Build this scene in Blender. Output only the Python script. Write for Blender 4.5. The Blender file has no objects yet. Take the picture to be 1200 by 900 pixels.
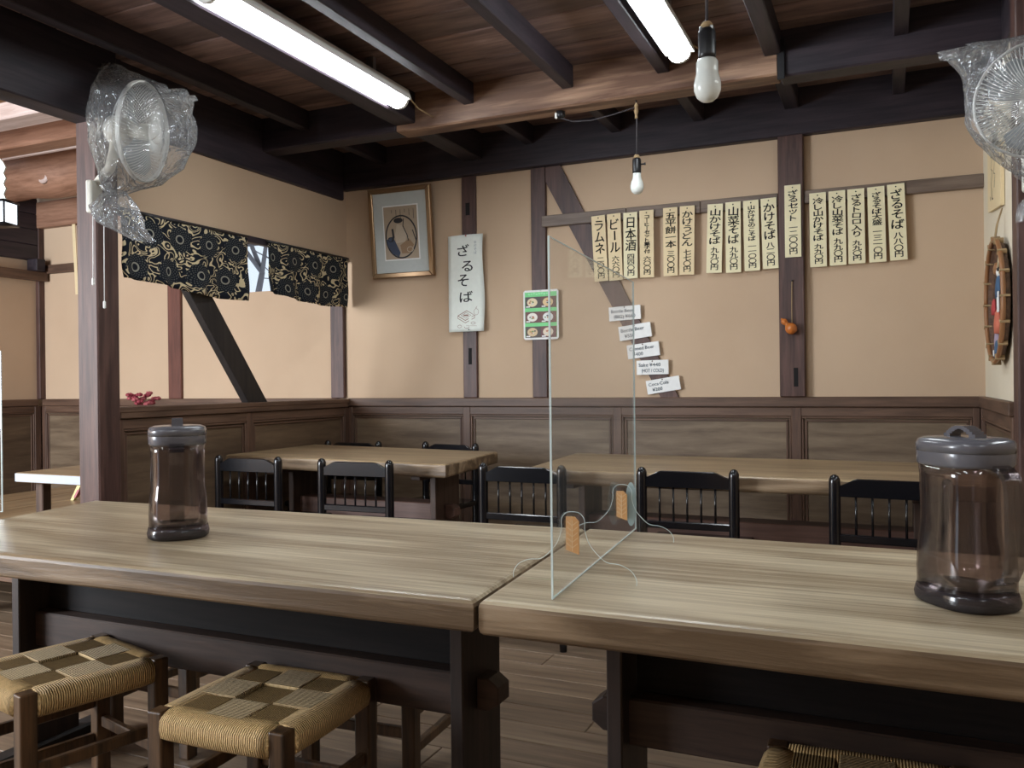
import bpy, bmesh, math, random
from mathutils import Vector, Matrix, noise
random.seed(7)
SC = bpy.context.scene
COL = SC.collection
PI = math.pi

# ------------------------------------------------------------------ camera
F_PX, YAW, PITCH, ROLL, EYE = 991.4, math.radians(-23.95), math.radians(-.0858), math.radians(.617), 1.0615
_f = Vector((math.sin(YAW)*math.cos(PITCH), math.cos(YAW)*math.cos(PITCH), math.sin(PITCH)))
_r = Vector((math.cos(YAW), -math.sin(YAW), 0))
_d = _f.cross(_r)
_r2 = math.cos(ROLL)*_r + math.sin(ROLL)*_d
_d2 = -math.sin(ROLL)*_r + math.cos(ROLL)*_d
cam_data = bpy.data.cameras.new('camera')
cam = bpy.data.objects.new('camera', cam_data); COL.objects.link(cam)
m = Matrix((_r2, -_d2, -_f)).transposed().to_4x4(); m.translation = Vector((0, 0, EYE))
cam.matrix_world = m
cam_data.sensor_width = 36; cam_data.lens = 36*F_PX/1200; cam_data.clip_start = .02
SC.camera = cam

def at(px, py, axis, val):
    """a measured photo point carried onto the plane axis=val of the real room"""
    d = _r2*((px-600)/F_PX) + _d2*((py-450)/F_PX) + _f
    o = Vector((0, 0, EYE))
    return o + d*((val-o[axis])/d[axis])

# ------------------------------------------------------------------ world, daylight, exposure
SC.view_settings.view_transform = 'Standard'; SC.view_settings.look = 'None'
SC.view_settings.gamma = 1; SC.view_settings.use_curve_mapping = False
SC.view_settings.exposure = 0.32
w = bpy.data.worlds.new('world'); SC.world = w; w.use_nodes = True
w.node_tree.nodes['Background'].inputs[0].default_value = (.80, .88, 1, 1)
w.node_tree.nodes['Background'].inputs[1].default_value = 1.0

def area(name, loc, target, sx, sy, power, color):
    L = bpy.data.lights.new(name, 'AREA'); L.shape = 'RECTANGLE'; L.size = sx; L.size_y = sy
    L.energy = power; L.color = color
    o = bpy.data.objects.new(name, L); COL.objects.link(o)
    o.location = loc
    o.rotation_euler = (Vector(target)-Vector(loc)).to_track_quat('-Z', 'Y').to_euler()
    return o
# area light in place of daylight at the unseen annex window
area('daylight_annex', (-5.0, -.55, 1.55), (-4.7, 3, 1.3), 1.9, 1.5, 235, (.86, .93, 1))
LED = 32.0

# ------------------------------------------------------------------ materials
def new_mat(name):
    m = bpy.data.materials.new(name); m.use_nodes = True
    nt = m.node_tree; return m, nt, nt.nodes['Principled BSDF']
def setp(b, **k):
    for a, v in k.items():
        a = {'rough': 'Roughness', 'metal': 'Metallic', 'spec': 'Specular IOR Level', 'coat': 'Coat Weight', 'coatr': 'Coat Roughness'}.get(a, a)
        if a in b.inputs: b.inputs[a].default_value = v
def plain(name, col, rough=.5, **k):
    m, nt, b = new_mat(name); b.inputs['Base Color'].default_value = (*col, 1); setp(b, rough=rough, **k)
    tc = nt.nodes.new('ShaderNodeTexCoord'); n = nt.nodes.new('ShaderNodeTexNoise'); n.inputs['Scale'].default_value = 40
    nt.links.new(tc.outputs['Object'], n.inputs['Vector'])
    mx = nt.nodes.new('ShaderNodeMix'); mx.data_type = 'RGBA'
    mx.inputs[6].default_value = (*[c*.93 for c in col], 1); mx.inputs[7].default_value = (*[min(1, c*1.05) for c in col], 1)
    nt.links.new(n.outputs[0], mx.inputs[0]); nt.links.new(mx.outputs[2], b.inputs['Base Color'])
    return m
def wood(name, c0, c1, c2=None, grain=0, scale=3.0, stretch=14, rough=.5, bump=.15, rings=.5, spec=.5, vary=.0):
    """grain: axis index the fibres run along (object space)"""
    m, nt, b = new_mat(name); N = nt.nodes.new; L = nt.links.new
    tc = N('ShaderNodeTexCoord'); mp = N('ShaderNodeMapping')
    s = [scale*stretch]*3; s[grain] = scale
    mp.inputs['Scale'].default_value = s
    L(tc.outputs['Object'], mp.inputs['Vector'])
    oi = N('ShaderNodeObjectInfo'); addv = N('ShaderNodeVectorMath'); addv.operation = 'MULTIPLY_ADD'
    cmb = N('ShaderNodeCombineXYZ')
    for i in range(3): L(oi.outputs['Random'], cmb.inputs[i])
    L(cmb.outputs[0], addv.inputs[0]); addv.inputs[1].default_value = (37, 41, 29); L(mp.outputs[0], addv.inputs[2])
    n1 = N('ShaderNodeTexNoise'); n1.inputs['Scale'].default_value = 1; n1.inputs['Detail'].default_value = 7; n1.inputs['Roughness'].default_value = .65; n1.inputs['Distortion'].default_value = .4
    L(addv.outputs[0], n1.inputs['Vector'])
    mp2 = N('ShaderNodeMapping'); s2 = [scale*2.2]*3; s2[grain] = scale*.35; mp2.inputs['Scale'].default_value = s2
    L(tc.outputs['Object'], mp2.inputs['Vector'])
    add2 = N('ShaderNodeVectorMath'); add2.operation = 'ADD'; L(mp2.outputs[0], add2.inputs[0]); L(cmb.outputs[0], add2.inputs[1])
    n2 = N('ShaderNodeTexNoise'); n2.inputs['Scale'].default_value = 1; n2.inputs['Detail'].default_value = 2
    L(add2.outputs[0], n2.inputs['Vector'])
    ml = N('ShaderNodeMath'); ml.operation = 'MULTIPLY'; L(n2.outputs[0], ml.inputs[0]); ml.inputs[1].default_value = 22
    sn = N('ShaderNodeMath'); sn.operation = 'SINE'; L(ml.outputs[0], sn.inputs[0])
    ma = N('ShaderNodeMath'); ma.operation = 'MULTIPLY_ADD'; L(sn.outputs[0], ma.inputs[0]); ma.inputs[1].default_value = .12*rings; L(n1.outputs[0], ma.inputs[2])
    rp = N('ShaderNodeValToRGB'); e = rp.color_ramp.elements
    e[0].position = .33; e[0].color = (*c0, 1); e[1].position = .66; e[1].color = (*c1, 1)
    if c2: x = e.new(.8); x.color = (*c2, 1)
    L(ma.outputs[0], rp.inputs[0])
    out = rp.outputs[0]
    if vary:
        hs = N('ShaderNodeHueSaturation'); mr = N('ShaderNodeMapRange'); mr.inputs[3].default_value = 1-vary; mr.inputs[4].default_value = 1+vary
        L(oi.outputs['Random'], mr.inputs[0]); L(mr.outputs[0], hs.inputs['Value']); L(out, hs.inputs['Color']); out = hs.outputs[0]
    L(out, b.inputs['Base Color'])
    if bump:
        bp = N('ShaderNodeBump'); bp.inputs['Strength'].default_value = bump; bp.inputs['Distance'].default_value = .004
        L(ma.outputs[0], bp.inputs['Height']); L(bp.outputs[0], b.inputs['Normal'])
    setp(b, rough=rough, spec=spec)
    return m
def plaster(name, c0, c1):
    m, nt, b = new_mat(name); N = nt.nodes.new; L = nt.links.new
    tc = N('ShaderNodeTexCoord'); n = N('ShaderNodeTexNoise'); n.inputs['Scale'].default_value = 1.6; n.inputs['Detail'].default_value = 5
    L(tc.outputs['Object'], n.inputs['Vector'])
    rp = N('ShaderNodeValToRGB'); rp.color_ramp.elements[0].position = .3; rp.color_ramp.elements[0].color = (*c0, 1)
    rp.color_ramp.elements[1].position = .7; rp.color_ramp.elements[1].color = (*c1, 1)
    L(n.outputs[0], rp.inputs[0]); L(rp.outputs[0], b.inputs['Base Color'])
    n2 = N('ShaderNodeTexNoise'); n2.inputs['Scale'].default_value = 260; n2.inputs['Detail'].default_value = 2
    L(tc.outputs['Object'], n2.inputs['Vector'])
    bp = N('ShaderNodeBump'); bp.inputs['Strength'].default_value = .25; bp.inputs['Distance'].default_value = .002
    L(n2.outputs[0], bp.inputs['Height']); L(bp.outputs[0], b.inputs['Normal']); setp(b, rough=.92, spec=.2)
    return m
def emit(name, col, s):
    m, nt, b = new_mat(name); b.inputs['Base Color'].default_value = (*col, 1)
    b.inputs['Emission Color'].default_value = (*col, 1); b.inputs['Emission Strength'].default_value = s
    return m
def clear(name, tint, gloss=.06, rough=.03, film=0.0, filmcol=(1, 1, 1), wrinkle=0.0, edge=.6):
    """thin clear plastic: tinted see-through, fresnel gloss, a little milky film"""
    m, nt, b = new_mat(name); N = nt.nodes.new; L = nt.links.new
    nt.nodes.remove(b); out = nt.nodes['Material Output']
    tr = N('ShaderNodeBsdfTransparent'); tr.inputs[0].default_value = (*tint, 1)
    gl = N('ShaderNodeBsdfGlossy'); gl.inputs['Roughness'].default_value = rough
    lw = N('ShaderNodeLayerWeight'); lw.inputs[0].default_value = .25
    mr = N('ShaderNodeMapRange'); mr.inputs[3].default_value = gloss; mr.inputs[4].default_value = edge
    L(lw.outputs['Fresnel'], mr.inputs[0])
    mx = N('ShaderNodeMixShader'); L(mr.outputs[0], mx.inputs[0]); L(tr.outputs[0], mx.inputs[1]); L(gl.outputs[0], mx.inputs[2])
    last = mx
    if film:
        df = N('ShaderNodeBsdfDiffuse'); df.inputs[0].default_value = (*filmcol, 1)
        m2 = N('ShaderNodeMixShader'); m2.inputs[0].default_value = film; L(mx.outputs[0], m2.inputs[1]); L(df.outputs[0], m2.inputs[2]); last = m2
    if wrinkle:
        tc = N('ShaderNodeTexCoord'); n = N('ShaderNodeTexNoise'); n.inputs['Scale'].default_value = 11; n.inputs['Detail'].default_value = 3; n.inputs['Distortion'].default_value = 1.5
        L(tc.outputs['Object'], n.inputs['Vector'])
        bp = N('ShaderNodeBump'); bp.inputs['Strength'].default_value = wrinkle; bp.inputs['Distance'].default_value = .05
        L(n.outputs[0], bp.inputs['Height']); L(bp.outputs[0], gl.inputs['Normal']); L(bp.outputs[0], lw.inputs['Normal'])
    L(last.outputs[0], out.inputs[0])
    return m
def cord(name, c0, c1, axis):
    m, nt, b = new_mat(name); N = nt.nodes.new; L = nt.links.new
    tc = N('ShaderNodeTexCoord'); wv = N('ShaderNodeTexWave'); wv.bands_direction = 'XYZ'[axis]
    wv.inputs['Scale'].default_value = 62; wv.inputs['Distortion'].default_value = 1.6; wv.inputs['Detail'].default_value = 3; wv.inputs['Detail Scale'].default_value = 2
    L(tc.outputs['Object'], wv.inputs['Vector'])
    n = N('ShaderNodeTexNoise'); n.inputs['Scale'].default_value = 90; n.inputs['Detail'].default_value = 4; L(tc.outputs['Object'], n.inputs['Vector'])
    av = N('ShaderNodeMath'); av.operation = 'MULTIPLY_ADD'; L(n.outputs[0], av.inputs[0]); av.inputs[1].default_value = .8; L(wv.outputs['Fac'], av.inputs[2])
    rp = N('ShaderNodeValToRGB'); rp.color_ramp.elements[0].position = .35; rp.color_ramp.elements[0].color = (*c0, 1)
    rp.color_ramp.elements[1].position = 1.0; rp.color_ramp.elements[1].color = (*c1, 1)
    L(av.outputs[0], rp.inputs[0]); L(rp.outputs[0], b.inputs['Base Color'])
    bp = N('ShaderNodeBump'); bp.inputs['Strength'].default_value = .9; bp.inputs['Distance'].default_value = .006
    L(av.outputs[0], bp.inputs['Height']); L(bp.outputs[0], b.inputs['Normal']); setp(b, rough=.6, spec=.4)
    return m

M = {}
M['plaster'] = plaster('beige_plaster', (.50, .362, .248), (.555, .408, .283))
M['plaster_lit'] = plaster('lit_plaster', (.68, .60, .46), (.74, .66, .52))  # side wall plaster with its whiter light mixed into the colour
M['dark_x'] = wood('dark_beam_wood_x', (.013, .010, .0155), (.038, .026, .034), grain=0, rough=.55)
M['dark_y'] = wood('dark_beam_wood_y', (.013, .010, .0155), (.038, .026, .034), grain=1, rough=.55)
M['dark_z'] = wood('dark_post_wood', (.042, .019, .016), (.108, .054, .043), grain=2, rough=.5)
M['beam'] = wood('brown_beam_wood', (.13, .066, .040), (.34, .205, .13), (.42, .27, .18), grain=0, rough=.5, scale=2.2, rings=1.3, bump=.3)
M['board'] = wood('ceiling_board_wood', (.11, .066, .058), (.27, .175, .148), (.38, .27, .235), grain=0, rough=.6, scale=2.6, stretch=9, vary=.38)
M['red_z'] = wood('red_brown_post_wood', (.10, .035, .024), (.17, .062, .042), grain=2, rough=.5)
M['rail'] = wood('wainscot_rail_wood', (.070, .037, .023), (.142, .079, .050), grain=0, rough=.5)
M['rail_y'] = wood('wainscot_rail_wood_y', (.070, .037, .023), (.142, .079, .050), grain=1, rough=.5)
M['stile'] = wood('wainscot_stile_wood', (.066, .034, .022), (.135, .072, .046), grain=2, rough=.5)
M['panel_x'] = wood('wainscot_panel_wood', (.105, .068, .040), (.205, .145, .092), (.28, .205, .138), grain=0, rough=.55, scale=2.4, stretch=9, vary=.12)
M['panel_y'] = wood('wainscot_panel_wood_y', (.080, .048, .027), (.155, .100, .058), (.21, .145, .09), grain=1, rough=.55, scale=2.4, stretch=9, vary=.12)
M['oldrail'] = wood('grey_rail_wood', (.11, .075, .055), (.20, .145, .11), grain=0, rough=.5)
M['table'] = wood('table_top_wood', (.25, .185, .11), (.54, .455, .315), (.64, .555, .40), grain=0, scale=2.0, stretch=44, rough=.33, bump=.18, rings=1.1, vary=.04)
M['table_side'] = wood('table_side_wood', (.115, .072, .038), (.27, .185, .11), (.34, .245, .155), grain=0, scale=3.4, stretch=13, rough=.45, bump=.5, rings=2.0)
M['table_b'] = wood('far_table_top_wood', (.19, .125, .065), (.37, .265, .15), (.43, .32, .19), grain=0, scale=1.5, stretch=22, rough=.36, bump=.1, rings=.8, vary=.05)
M['table_y'] = wood('platform_wood', (.19, .125, .065), (.37, .265, .15), (.43, .32, .19), grain=1, scale=1.5, stretch=22, rough=.36, bump=.1, rings=.8, vary=.05)
M['black_x'] = wood('black_stained_wood_x', (.006, .005, .0055), (.015, .012, .012), grain=0, rough=.7, spec=.25)
M['black_z'] = wood('black_stained_wood_z', (.009, .007, .007), (.024, .018, .016), grain=2, rough=.6)
M['brown_x'] = wood('brown_stretcher_wood', (.030, .018, .014), (.072, .043, .032), grain=0, rough=.55)
M['brown_z'] = wood('brown_leg_wood', (.05, .028, .020), (.105, .062, .044), grain=2, rough=.5)
M['redboard'] = wood('red_brown_board_wood', (.10, .050, .036), (.17, .09, .066), grain=0, rough=.5)
M['stoolleg'] = wood('stool_leg_wood', (.030, .016, .008), (.115, .060, .026), grain=2, rough=.38, scale=4, vary=.3)
M['floor'] = wood('floor_plank_wood', (.125, .082, .052), (.25, .175, .115), (.31, .225, .15), grain=0, scale=1.8, stretch=20, rough=.42, vary=.16)
M['lacquer'] = plain('black_lacquer', (.006, .006, .008), .18, spec=.6)
M['strip'] = plain('cream_strip_wood', (.80, .72, .47), .6)
M['strip_y'] = plain('tan_strip_wood', (.75, .60, .36), .6)
M['ink'] = plain('black_ink', (.012, .013, .018), .7)
M['inkgrey'] = plain('grey_ink', (.22, .27, .33), .7)
M['paper'] = plain('white_paper', (.80, .84, .78), .8)
M['card'] = plain('white_card', (.82, .82, .80), .7)
M['gold'] = plain('worn_gold', (.27, .165, .085), .32, metal=.6)
M['mat'] = plain('grey_mat_board', (.52, .55, .53), .7)
M['white'] = plain('white_plastic', (.78, .78, .74), .4)
M['cream'] = plain('cream_plastic', (.70, .68, .60), .4)
M['black'] = plain('black_plastic', (.012, .012, .014), .35)
M['hole'] = plain('mortise_shadow_wood', (.006, .005, .005), .9)
M['steel'] = plain('dull_steel', (.35, .35, .36), .35, metal=.9)
M['led'] = emit('led_diffuser', (.90, .96, 1.0), LED)
M['bulb'] = plain('frosted_bulb_glass', (.80, .84, .80), .2)
M['string'] = plain('dark_cord', (.05, .045, .05), .8)
M['twine'] = plain('straw_twine', (.36, .25, .13), .9)
M['gourd'] = plain('orange_gourd_skin', (.50, .15, .03), .25)
M['green'] = plain('green_print', (.16, .62, .22), .5)
M['acrylic'] = clear('clear_acrylic', (.99, .995, .995), gloss=.015, film=.018, filmcol=(.85, .88, .88), edge=.22)
M['acredge'] = plain('acrylic_cut_edge', (.72, .84, .84), .2)
M['foot'] = clear('clear_acrylic_foot', (.99, .99, .99), gloss=.02, edge=.3)
M['bag'] = clear('clear_bag_film', (.975, .98, .985), gloss=.07, rough=.10, film=.085, filmcol=(.85, .90, .95), wrinkle=.9, edge=.85)
M['smoke'] = clear('smoky_plastic', (.74, .69, .685), gloss=.05, rough=.06, film=.02, filmcol=(.3, .27, .28), edge=.7)
M['smokedark'] = clear('dark_smoky_plastic', (.36, .31, .32), gloss=.06, rough=.12, film=.25, filmcol=(.09, .08, .09), edge=.6)
M['smokemid'] = clear('mid_smoky_plastic', (.62, .57, .57), gloss=.08, rough=.08, film=.05, filmcol=(.2, .18, .19), edge=.8)
M['lid'] = plain('grey_lid_plastic', (.12, .118, .135), .26, coat=.3)
M['rush_a'] = cord('rush_brown', (.09, .050, .016), (.28, .175, .065), 0)
M['rush_b'] = cord('rush_pale', (.27, .175, .075), (.66, .48, .24), 1)
M['rush_edge'] = cord('rush_roll', (.27, .155, .05), (.84, .57, .26), 0)
M['rush_edge_y'] = cord('rush_roll_y', (.27, .155, .05), (.84, .57, .26), 1)
M['basket'] = wood('woven_basket', (.06, .032, .02), (.15, .08, .05), grain=1, scale=20, stretch=3, rough=.6)
M['bamboo'] = plain('bamboo_rim', (.30, .14, .06), .4)
M['annexwood'] = wood('annex_red_beam', (.20, .095, .055), (.34, .18, .115), grain=0, rough=.55)
M['annexpale'] = wood('annex_pale_beam', (.42, .31, .27), (.60, .48, .44), grain=0, rough=.55)
M['thatch'] = wood('annex_roof_board', (.26, .12, .045), (.48, .25, .11), grain=0, scale=3, rough=.6, vary=.3)
M['bark'] = plain('grey_bark', (.16, .15, .16), .9)
M['glass'] = clear('window_glass', (.95, .97, .98), gloss=.03)
M['paleframe'] = plain('white_window_sill', (.78, .80, .80), .5)

# noren print
def noren_mat():
    m, nt, b = new_mat('black_floral_print'); N = nt.nodes.new; L = nt.links.new
    def mth(op, a, c=None, d=None):
        n = N('ShaderNodeMath'); n.operation = op
        for i, v in enumerate((a, c, d)):
            if v is None: continue
            if isinstance(v, (int, float)): n.inputs[i].default_value = v
            else: L(v, n.inputs[i])
        return n.outputs[0]
    uv = N('ShaderNodeUVMap'); sp = N('ShaderNodeSeparateXYZ'); L(uv.outputs[0], sp.inputs[0])
    u = mth('DIVIDE', sp.outputs[0], .19); v = mth('DIVIDE', sp.outputs[1], .165)
    row = mth('FLOOR', v); sh = mth('MULTIPLY', mth('MODULO', row, 2), .38)
    fx = mth('SUBTRACT', mth('FRACT', mth('ADD', u, sh)), .5); fy = mth('SUBTRACT', mth('FRACT', v), .5)
    r = mth('SQRT', mth('ADD', mth('MULTIPLY', fx, fx), mth('MULTIPLY', fy, fy)))
    th = mth('ARCTAN2', fy, fx)
    ring = mth('LESS_THAN', mth('ABSOLUTE', mth('SUBTRACT', r, .115)), .022)
    dots = mth('MULTIPLY', mth('GREATER_THAN', mth('MULTIPLY', mth('SINE', mth('MULTIPLY', th, 16)), mth('SINE', mth('MULTIPLY', r, 75))), .45),
               mth('MULTIPLY', mth('GREATER_THAN', r, .16), mth('LESS_THAN', r, .40)))
    far = mth('GREATER_THAN', mth('ADD', r, mth('MULTIPLY', mth('SINE', mth('MULTIPLY', th, 9)), .02)), .37)
    cb = N('ShaderNodeCombineXYZ'); L(u, cb.inputs[0]); L(v, cb.inputs[1])
    nz = N('ShaderNodeTexNoise'); nz.inputs['Scale'].default_value = 2.3; nz.inputs['Detail'].default_value = 0.0; nz.inputs['Distortion'].default_value = 1.7
    L(cb.outputs[0], nz.inputs['Vector'])
    sw = mth('MULTIPLY', far, mth('GREATER_THAN', mth('SINE', mth('MULTIPLY', nz.outputs[0], 24)), .60))
    mx1 = N('ShaderNodeMix'); mx1.data_type = 'RGBA'; mx1.inputs[6].default_value = (.010, .012, .018, 1); mx1.inputs[7].default_value = (.09, .095, .09, 1); L(dots, mx1.inputs[0])
    mx2 = N('ShaderNodeMix'); mx2.data_type = 'RGBA'; mx2.inputs[7].default_value = (.26, .25, .21, 1); L(ring, mx2.inputs[0]); L(mx1.outputs[2], mx2.inputs[6])
    mx3 = N('ShaderNodeMix'); mx3.data_type = 'RGBA'; mx3.inputs[7].default_value = (.58, .48, .30, 1); L(sw, mx3.inputs[0]); L(mx2.outputs[2], mx3.inputs[6])
    L(mx3.outputs[2], b.inputs['Base Color']); setp(b, rough=.9, spec=.15)
    return m
M['noren'] = noren_mat()

# ------------------------------------------------------------------ mesh helpers
def link(name, me, mat, parent=None, loc=None, smooth=False):
    o = bpy.data.objects.new(name, me); COL.objects.link(o)
    if mat is not None:
        me.materials.clear(); me.materials.append(M[mat] if isinstance(mat, str) else mat)
    if parent is not None: o.parent = parent
    if loc is not None: o.location = loc
    if smooth:
        for p in me.polygons: p.use_smooth = True
    return o
def fin(bm, name):
    me = bpy.data.meshes.new(name)
    bmesh.ops.recalc_face_normals(bm, faces=bm.faces[:])
    bm.to_mesh(me); bm.free(); return me
def add_box(bm, x0, x1, y0, y1, z0, z1, bev=0, seg=1, mat=None):
    r = bmesh.ops.create_cube(bm, size=1)
    vs = r['verts']
    for v in vs:
        v.co = Vector(((x0+x1)/2+v.co.x*(x1-x0), (y0+y1)/2+v.co.y*(y1-y0), (z0+z1)/2+v.co.z*(z1-z0)))
        if mat is not None: v.co = mat @ v.co
    if bev:
        es = list({e for v in vs for e in v.link_edges})
        bmesh.ops.bevel(bm, geom=es, offset=bev, segments=seg, profile=.5, affect='EDGES')
def box(name, x0, x1, y0, y1, z0, z1, mat, parent=None, bev=.003, seg=1):
    if x0 > x1: x0, x1 = x1, x0
    if y0 > y1: y0, y1 = y1, y0
    if z0 > z1: z0, z1 = z1, z0
    bm = bmesh.new(); bev = min(bev, .3*min(x1-x0, y1-y0, z1-z0))
    add_box(bm, x0, x1, y0, y1, z0, z1, bev, seg)
    return link(name, fin(bm, name), mat, parent)
def add_prism(bm, poly, z0, z1, f=lambda x, y, z: (x, y, z), bev=0, seg=2):
    n = len(poly)
    a = [bm.verts.new(f(x, y, z0)) for x, y in poly]; b = [bm.verts.new(f(x, y, z1)) for x, y in poly]
    fs = [bm.faces.new(a[::-1]), bm.faces.new(b)]
    for i in range(n): fs.append(bm.faces.new((a[i], a[(i+1) % n], b[(i+1) % n], b[i])))
    if bev:
        es = list({e for x in fs[:2] for e in x.edges})
        bmesh.ops.bevel(bm, geom=es, offset=bev, segments=seg, profile=.5, affect='EDGES')
def prism(name, poly, z0, z1, mat, parent=None, f=lambda x, y, z: (x, y, z), bev=0, seg=2, smooth=False):
    bm = bmesh.new(); add_prism(bm, poly, z0, z1, f, bev, seg)
    return link(name, fin(bm, name), mat, parent, smooth=smooth)
def add_tube(bm, pts, r, seg=8, caps=True):
    pts = [Vector(p) for p in pts]; rings = []
    rr = r if isinstance(r, (list, tuple)) else [r]*len(pts)
    up = None
    for i, p in enumerate(pts):
        t = (pts[min(i+1, len(pts)-1)]-pts[max(i-1, 0)]).normalized()
        if up is None: up = t.orthogonal().normalized()
        else:
            up = (up - t*up.dot(t)); up = up.normalized() if up.length > 1e-6 else t.orthogonal().normalized()
        s = t.cross(up)
        rings.append([bm.verts.new(p+(up*math.cos(2*PI*k/seg)+s*math.sin(2*PI*k/seg))*rr[i]) for k in range(seg)])
    for a, b in zip(rings, rings[1:]):
        for k in range(seg): bm.faces.new((a[k], a[(k+1) % seg], b[(k+1) % seg], b[k]))
    if caps and seg > 2:
        bm.faces.new(rings[0][::-1]); bm.faces.new(rings[-1])
def tube(name, pts, r, mat, parent=None, seg=8, smooth=True):
    bm = bmesh.new(); add_tube(bm, pts, r, seg); return link(name, fin(bm, name), mat, parent, smooth=smooth)
def add_lathe(bm, prof, seg=24, mtx=Matrix.Identity(4), sq=None):
    """prof: (radius, height); sq(angle)->(x,y) unit section, defaults to a circle"""
    sq = sq or (lambda a: (math.cos(a), math.sin(a)))
    rings = []
    for r, z in prof:
        if r < 1e-6: rings.append([bm.verts.new(mtx @ Vector((0, 0, z)))])
        else: rings.append([bm.verts.new(mtx @ Vector((r*sq(2*PI*k/seg)[0], r*sq(2*PI*k/seg)[1], z))) for k in range(seg)])
    for a, b in zip(rings, rings[1:]):
        if len(a) == 1 and len(b) == 1: continue
        for k in range(seg):
            if len(a) == 1: bm.faces.new((a[0], b[(k+1) % seg], b[k]))
            elif len(b) == 1: bm.faces.new((a[k], a[(k+1) % seg], b[0]))
            else: bm.faces.new((a[k], a[(k+1) % seg], b[(k+1) % seg], b[k]))
    if len(rings[0]) > 1: bm.faces.new(rings[0][::-1])
    if len(rings[-1]) > 1: bm.faces.new(rings[-1])
def lathe(name, prof, mat, parent=None, seg=24, mtx=Matrix.Identity(4), sq=None):
    bm = bmesh.new(); add_lathe(bm, prof, seg, mtx, sq); return link(name, fin(bm, name), mat, parent, smooth=True)
def tag(o, label, cat, group=None):
    o['label'] = label; o['category'] = cat
    if group: o['group'] = group
    return o
def thing(name, label, cat, loc=(0, 0, 0), rz=0, group=None):
    o = bpy.data.objects.new(name, None); COL.objects.link(o); o.empty_display_size = .05
    o.location = loc; o.rotation_euler = (0, 0, rz)
    return tag(o, label, cat, group)
def struct(o): o['kind'] = 'structure'; return o
def copy_thing(root, loc, rz, label, group=None):
    r = root.copy(); COL.objects.link(r); r.location = loc; r.rotation_euler = (0, 0, rz); r['label'] = label
    if group: r['group'] = group
    for ch in list(root.children):
        c = ch.copy(); COL.objects.link(c); c.parent = r
        for g in list(ch.children):
            d = g.copy(); COL.objects.link(d); d.parent = c
    return r

# ------------------------------------------------------------------ room sizes
YB = 4.565          # back wall
XL = -3.187         # half-open partition towards the annex
XR = .422           # short wall on the other side
XW = -6.05          # annex far wall
CAP = .9735         # top of wainscot
XE, YS = 2.4, -1.6  # unseen sides of the dining room

# ------------------------------------------------------------------ floor planks
floor = struct(box('floor', XW-.1, XE+.1, YS-.1, YB+.1, -.08, -.02, 'hole'))
rows = int((YB-YS)/.130)+1
ends = [XW, -4.6, -3.0, -1.35, .3, 1.6, XE]
cache = {}
for j in range(rows):
    y0 = YS+.130*j; off = random.choice((-.55, -.2, .15, .5))
    xs = [XW]+[e+off for e in ends[1:-1]]+[XE]
    for a, b in zip(xs, xs[1:]):
        key = round(b-a, 3)
        if key not in cache:
            bm = bmesh.new(); add_box(bm, .0015, b-a-.0015, .0015, .1285, -.03, 0, .002); me = fin(bm, 'plank'); me.materials.append(M['floor']); cache[key] = me
        o = link('plank', cache[key], None, floor, (a, min(y0, YB-.13), random.uniform(-.0012, .0)))

# ------------------------------------------------------------------ ceiling: boards, joists, beam, girder
ceil = struct(box('ceiling', XL-.06, XE+.1, YS-.1, YB+.1, 2.60, 2.66, 'hole'))
jx = [-2.875, -1.88, -1.36, -.905, -.435, .06, .56, 1.1, 1.7]
yb = YS; cache = {}
while yb < YB-.02:
    wd = random.choice((.15, .17, .19, .21)); wd = min(wd, YB-yb)
    for a, b in ((XL, -1.86+random.choice((0, .5))), (None, .06), (.06, XE)):
        if a is None: a = last
        bm = bmesh.new(); add_box(bm, a+.001, b-.001, yb+.002, yb+wd-.002, 2.54+random.uniform(0, .004), 2.57, .003)
        link('ceiling_board', fin(bm, 'ceiling_board'), 'board', ceil); last = b
    yb += wd
for x in jx:
    wj = .028 if x != -.435 else .034
    box('joist', x-wj, x+wj, YS, YB, 2.44, 2.545, 'dark_y', ceil, .004)
box('girder', -2.305, -2.185, YS, YB, 2.388, 2.55, 'dark_y', ceil, .006)
box('beam', XL, -2.30, 3.742, 3.86, 2.36, 2.55, 'dark_x', ceil, .008)  # beam beyond the girder: its shade is put into a darker wood
box('beam', -2.30, -.41, 3.74, 3.86, 2.355, 2.55, 'beam', ceil, .008)
box('beam', -.41, XE, 3.745, 3.865, 2.345, 2.55, 'dark_x', ceil, .008)  # past the strap the joist's shade is coloured in with dark wood
box('wall_plate', XL, XE, YB-.05, YB+.05, 2.3045, 2.56, 'dark_x', ceil, .006)
box('beam_strap', -.415, -.385, 3.728, 3.742, 2.33, 2.50, 'black', ceil, .002)
box('cross_beam', XL, XE, .75, .89, 2.355, 2.55, 'beam', ceil, .008)

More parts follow.
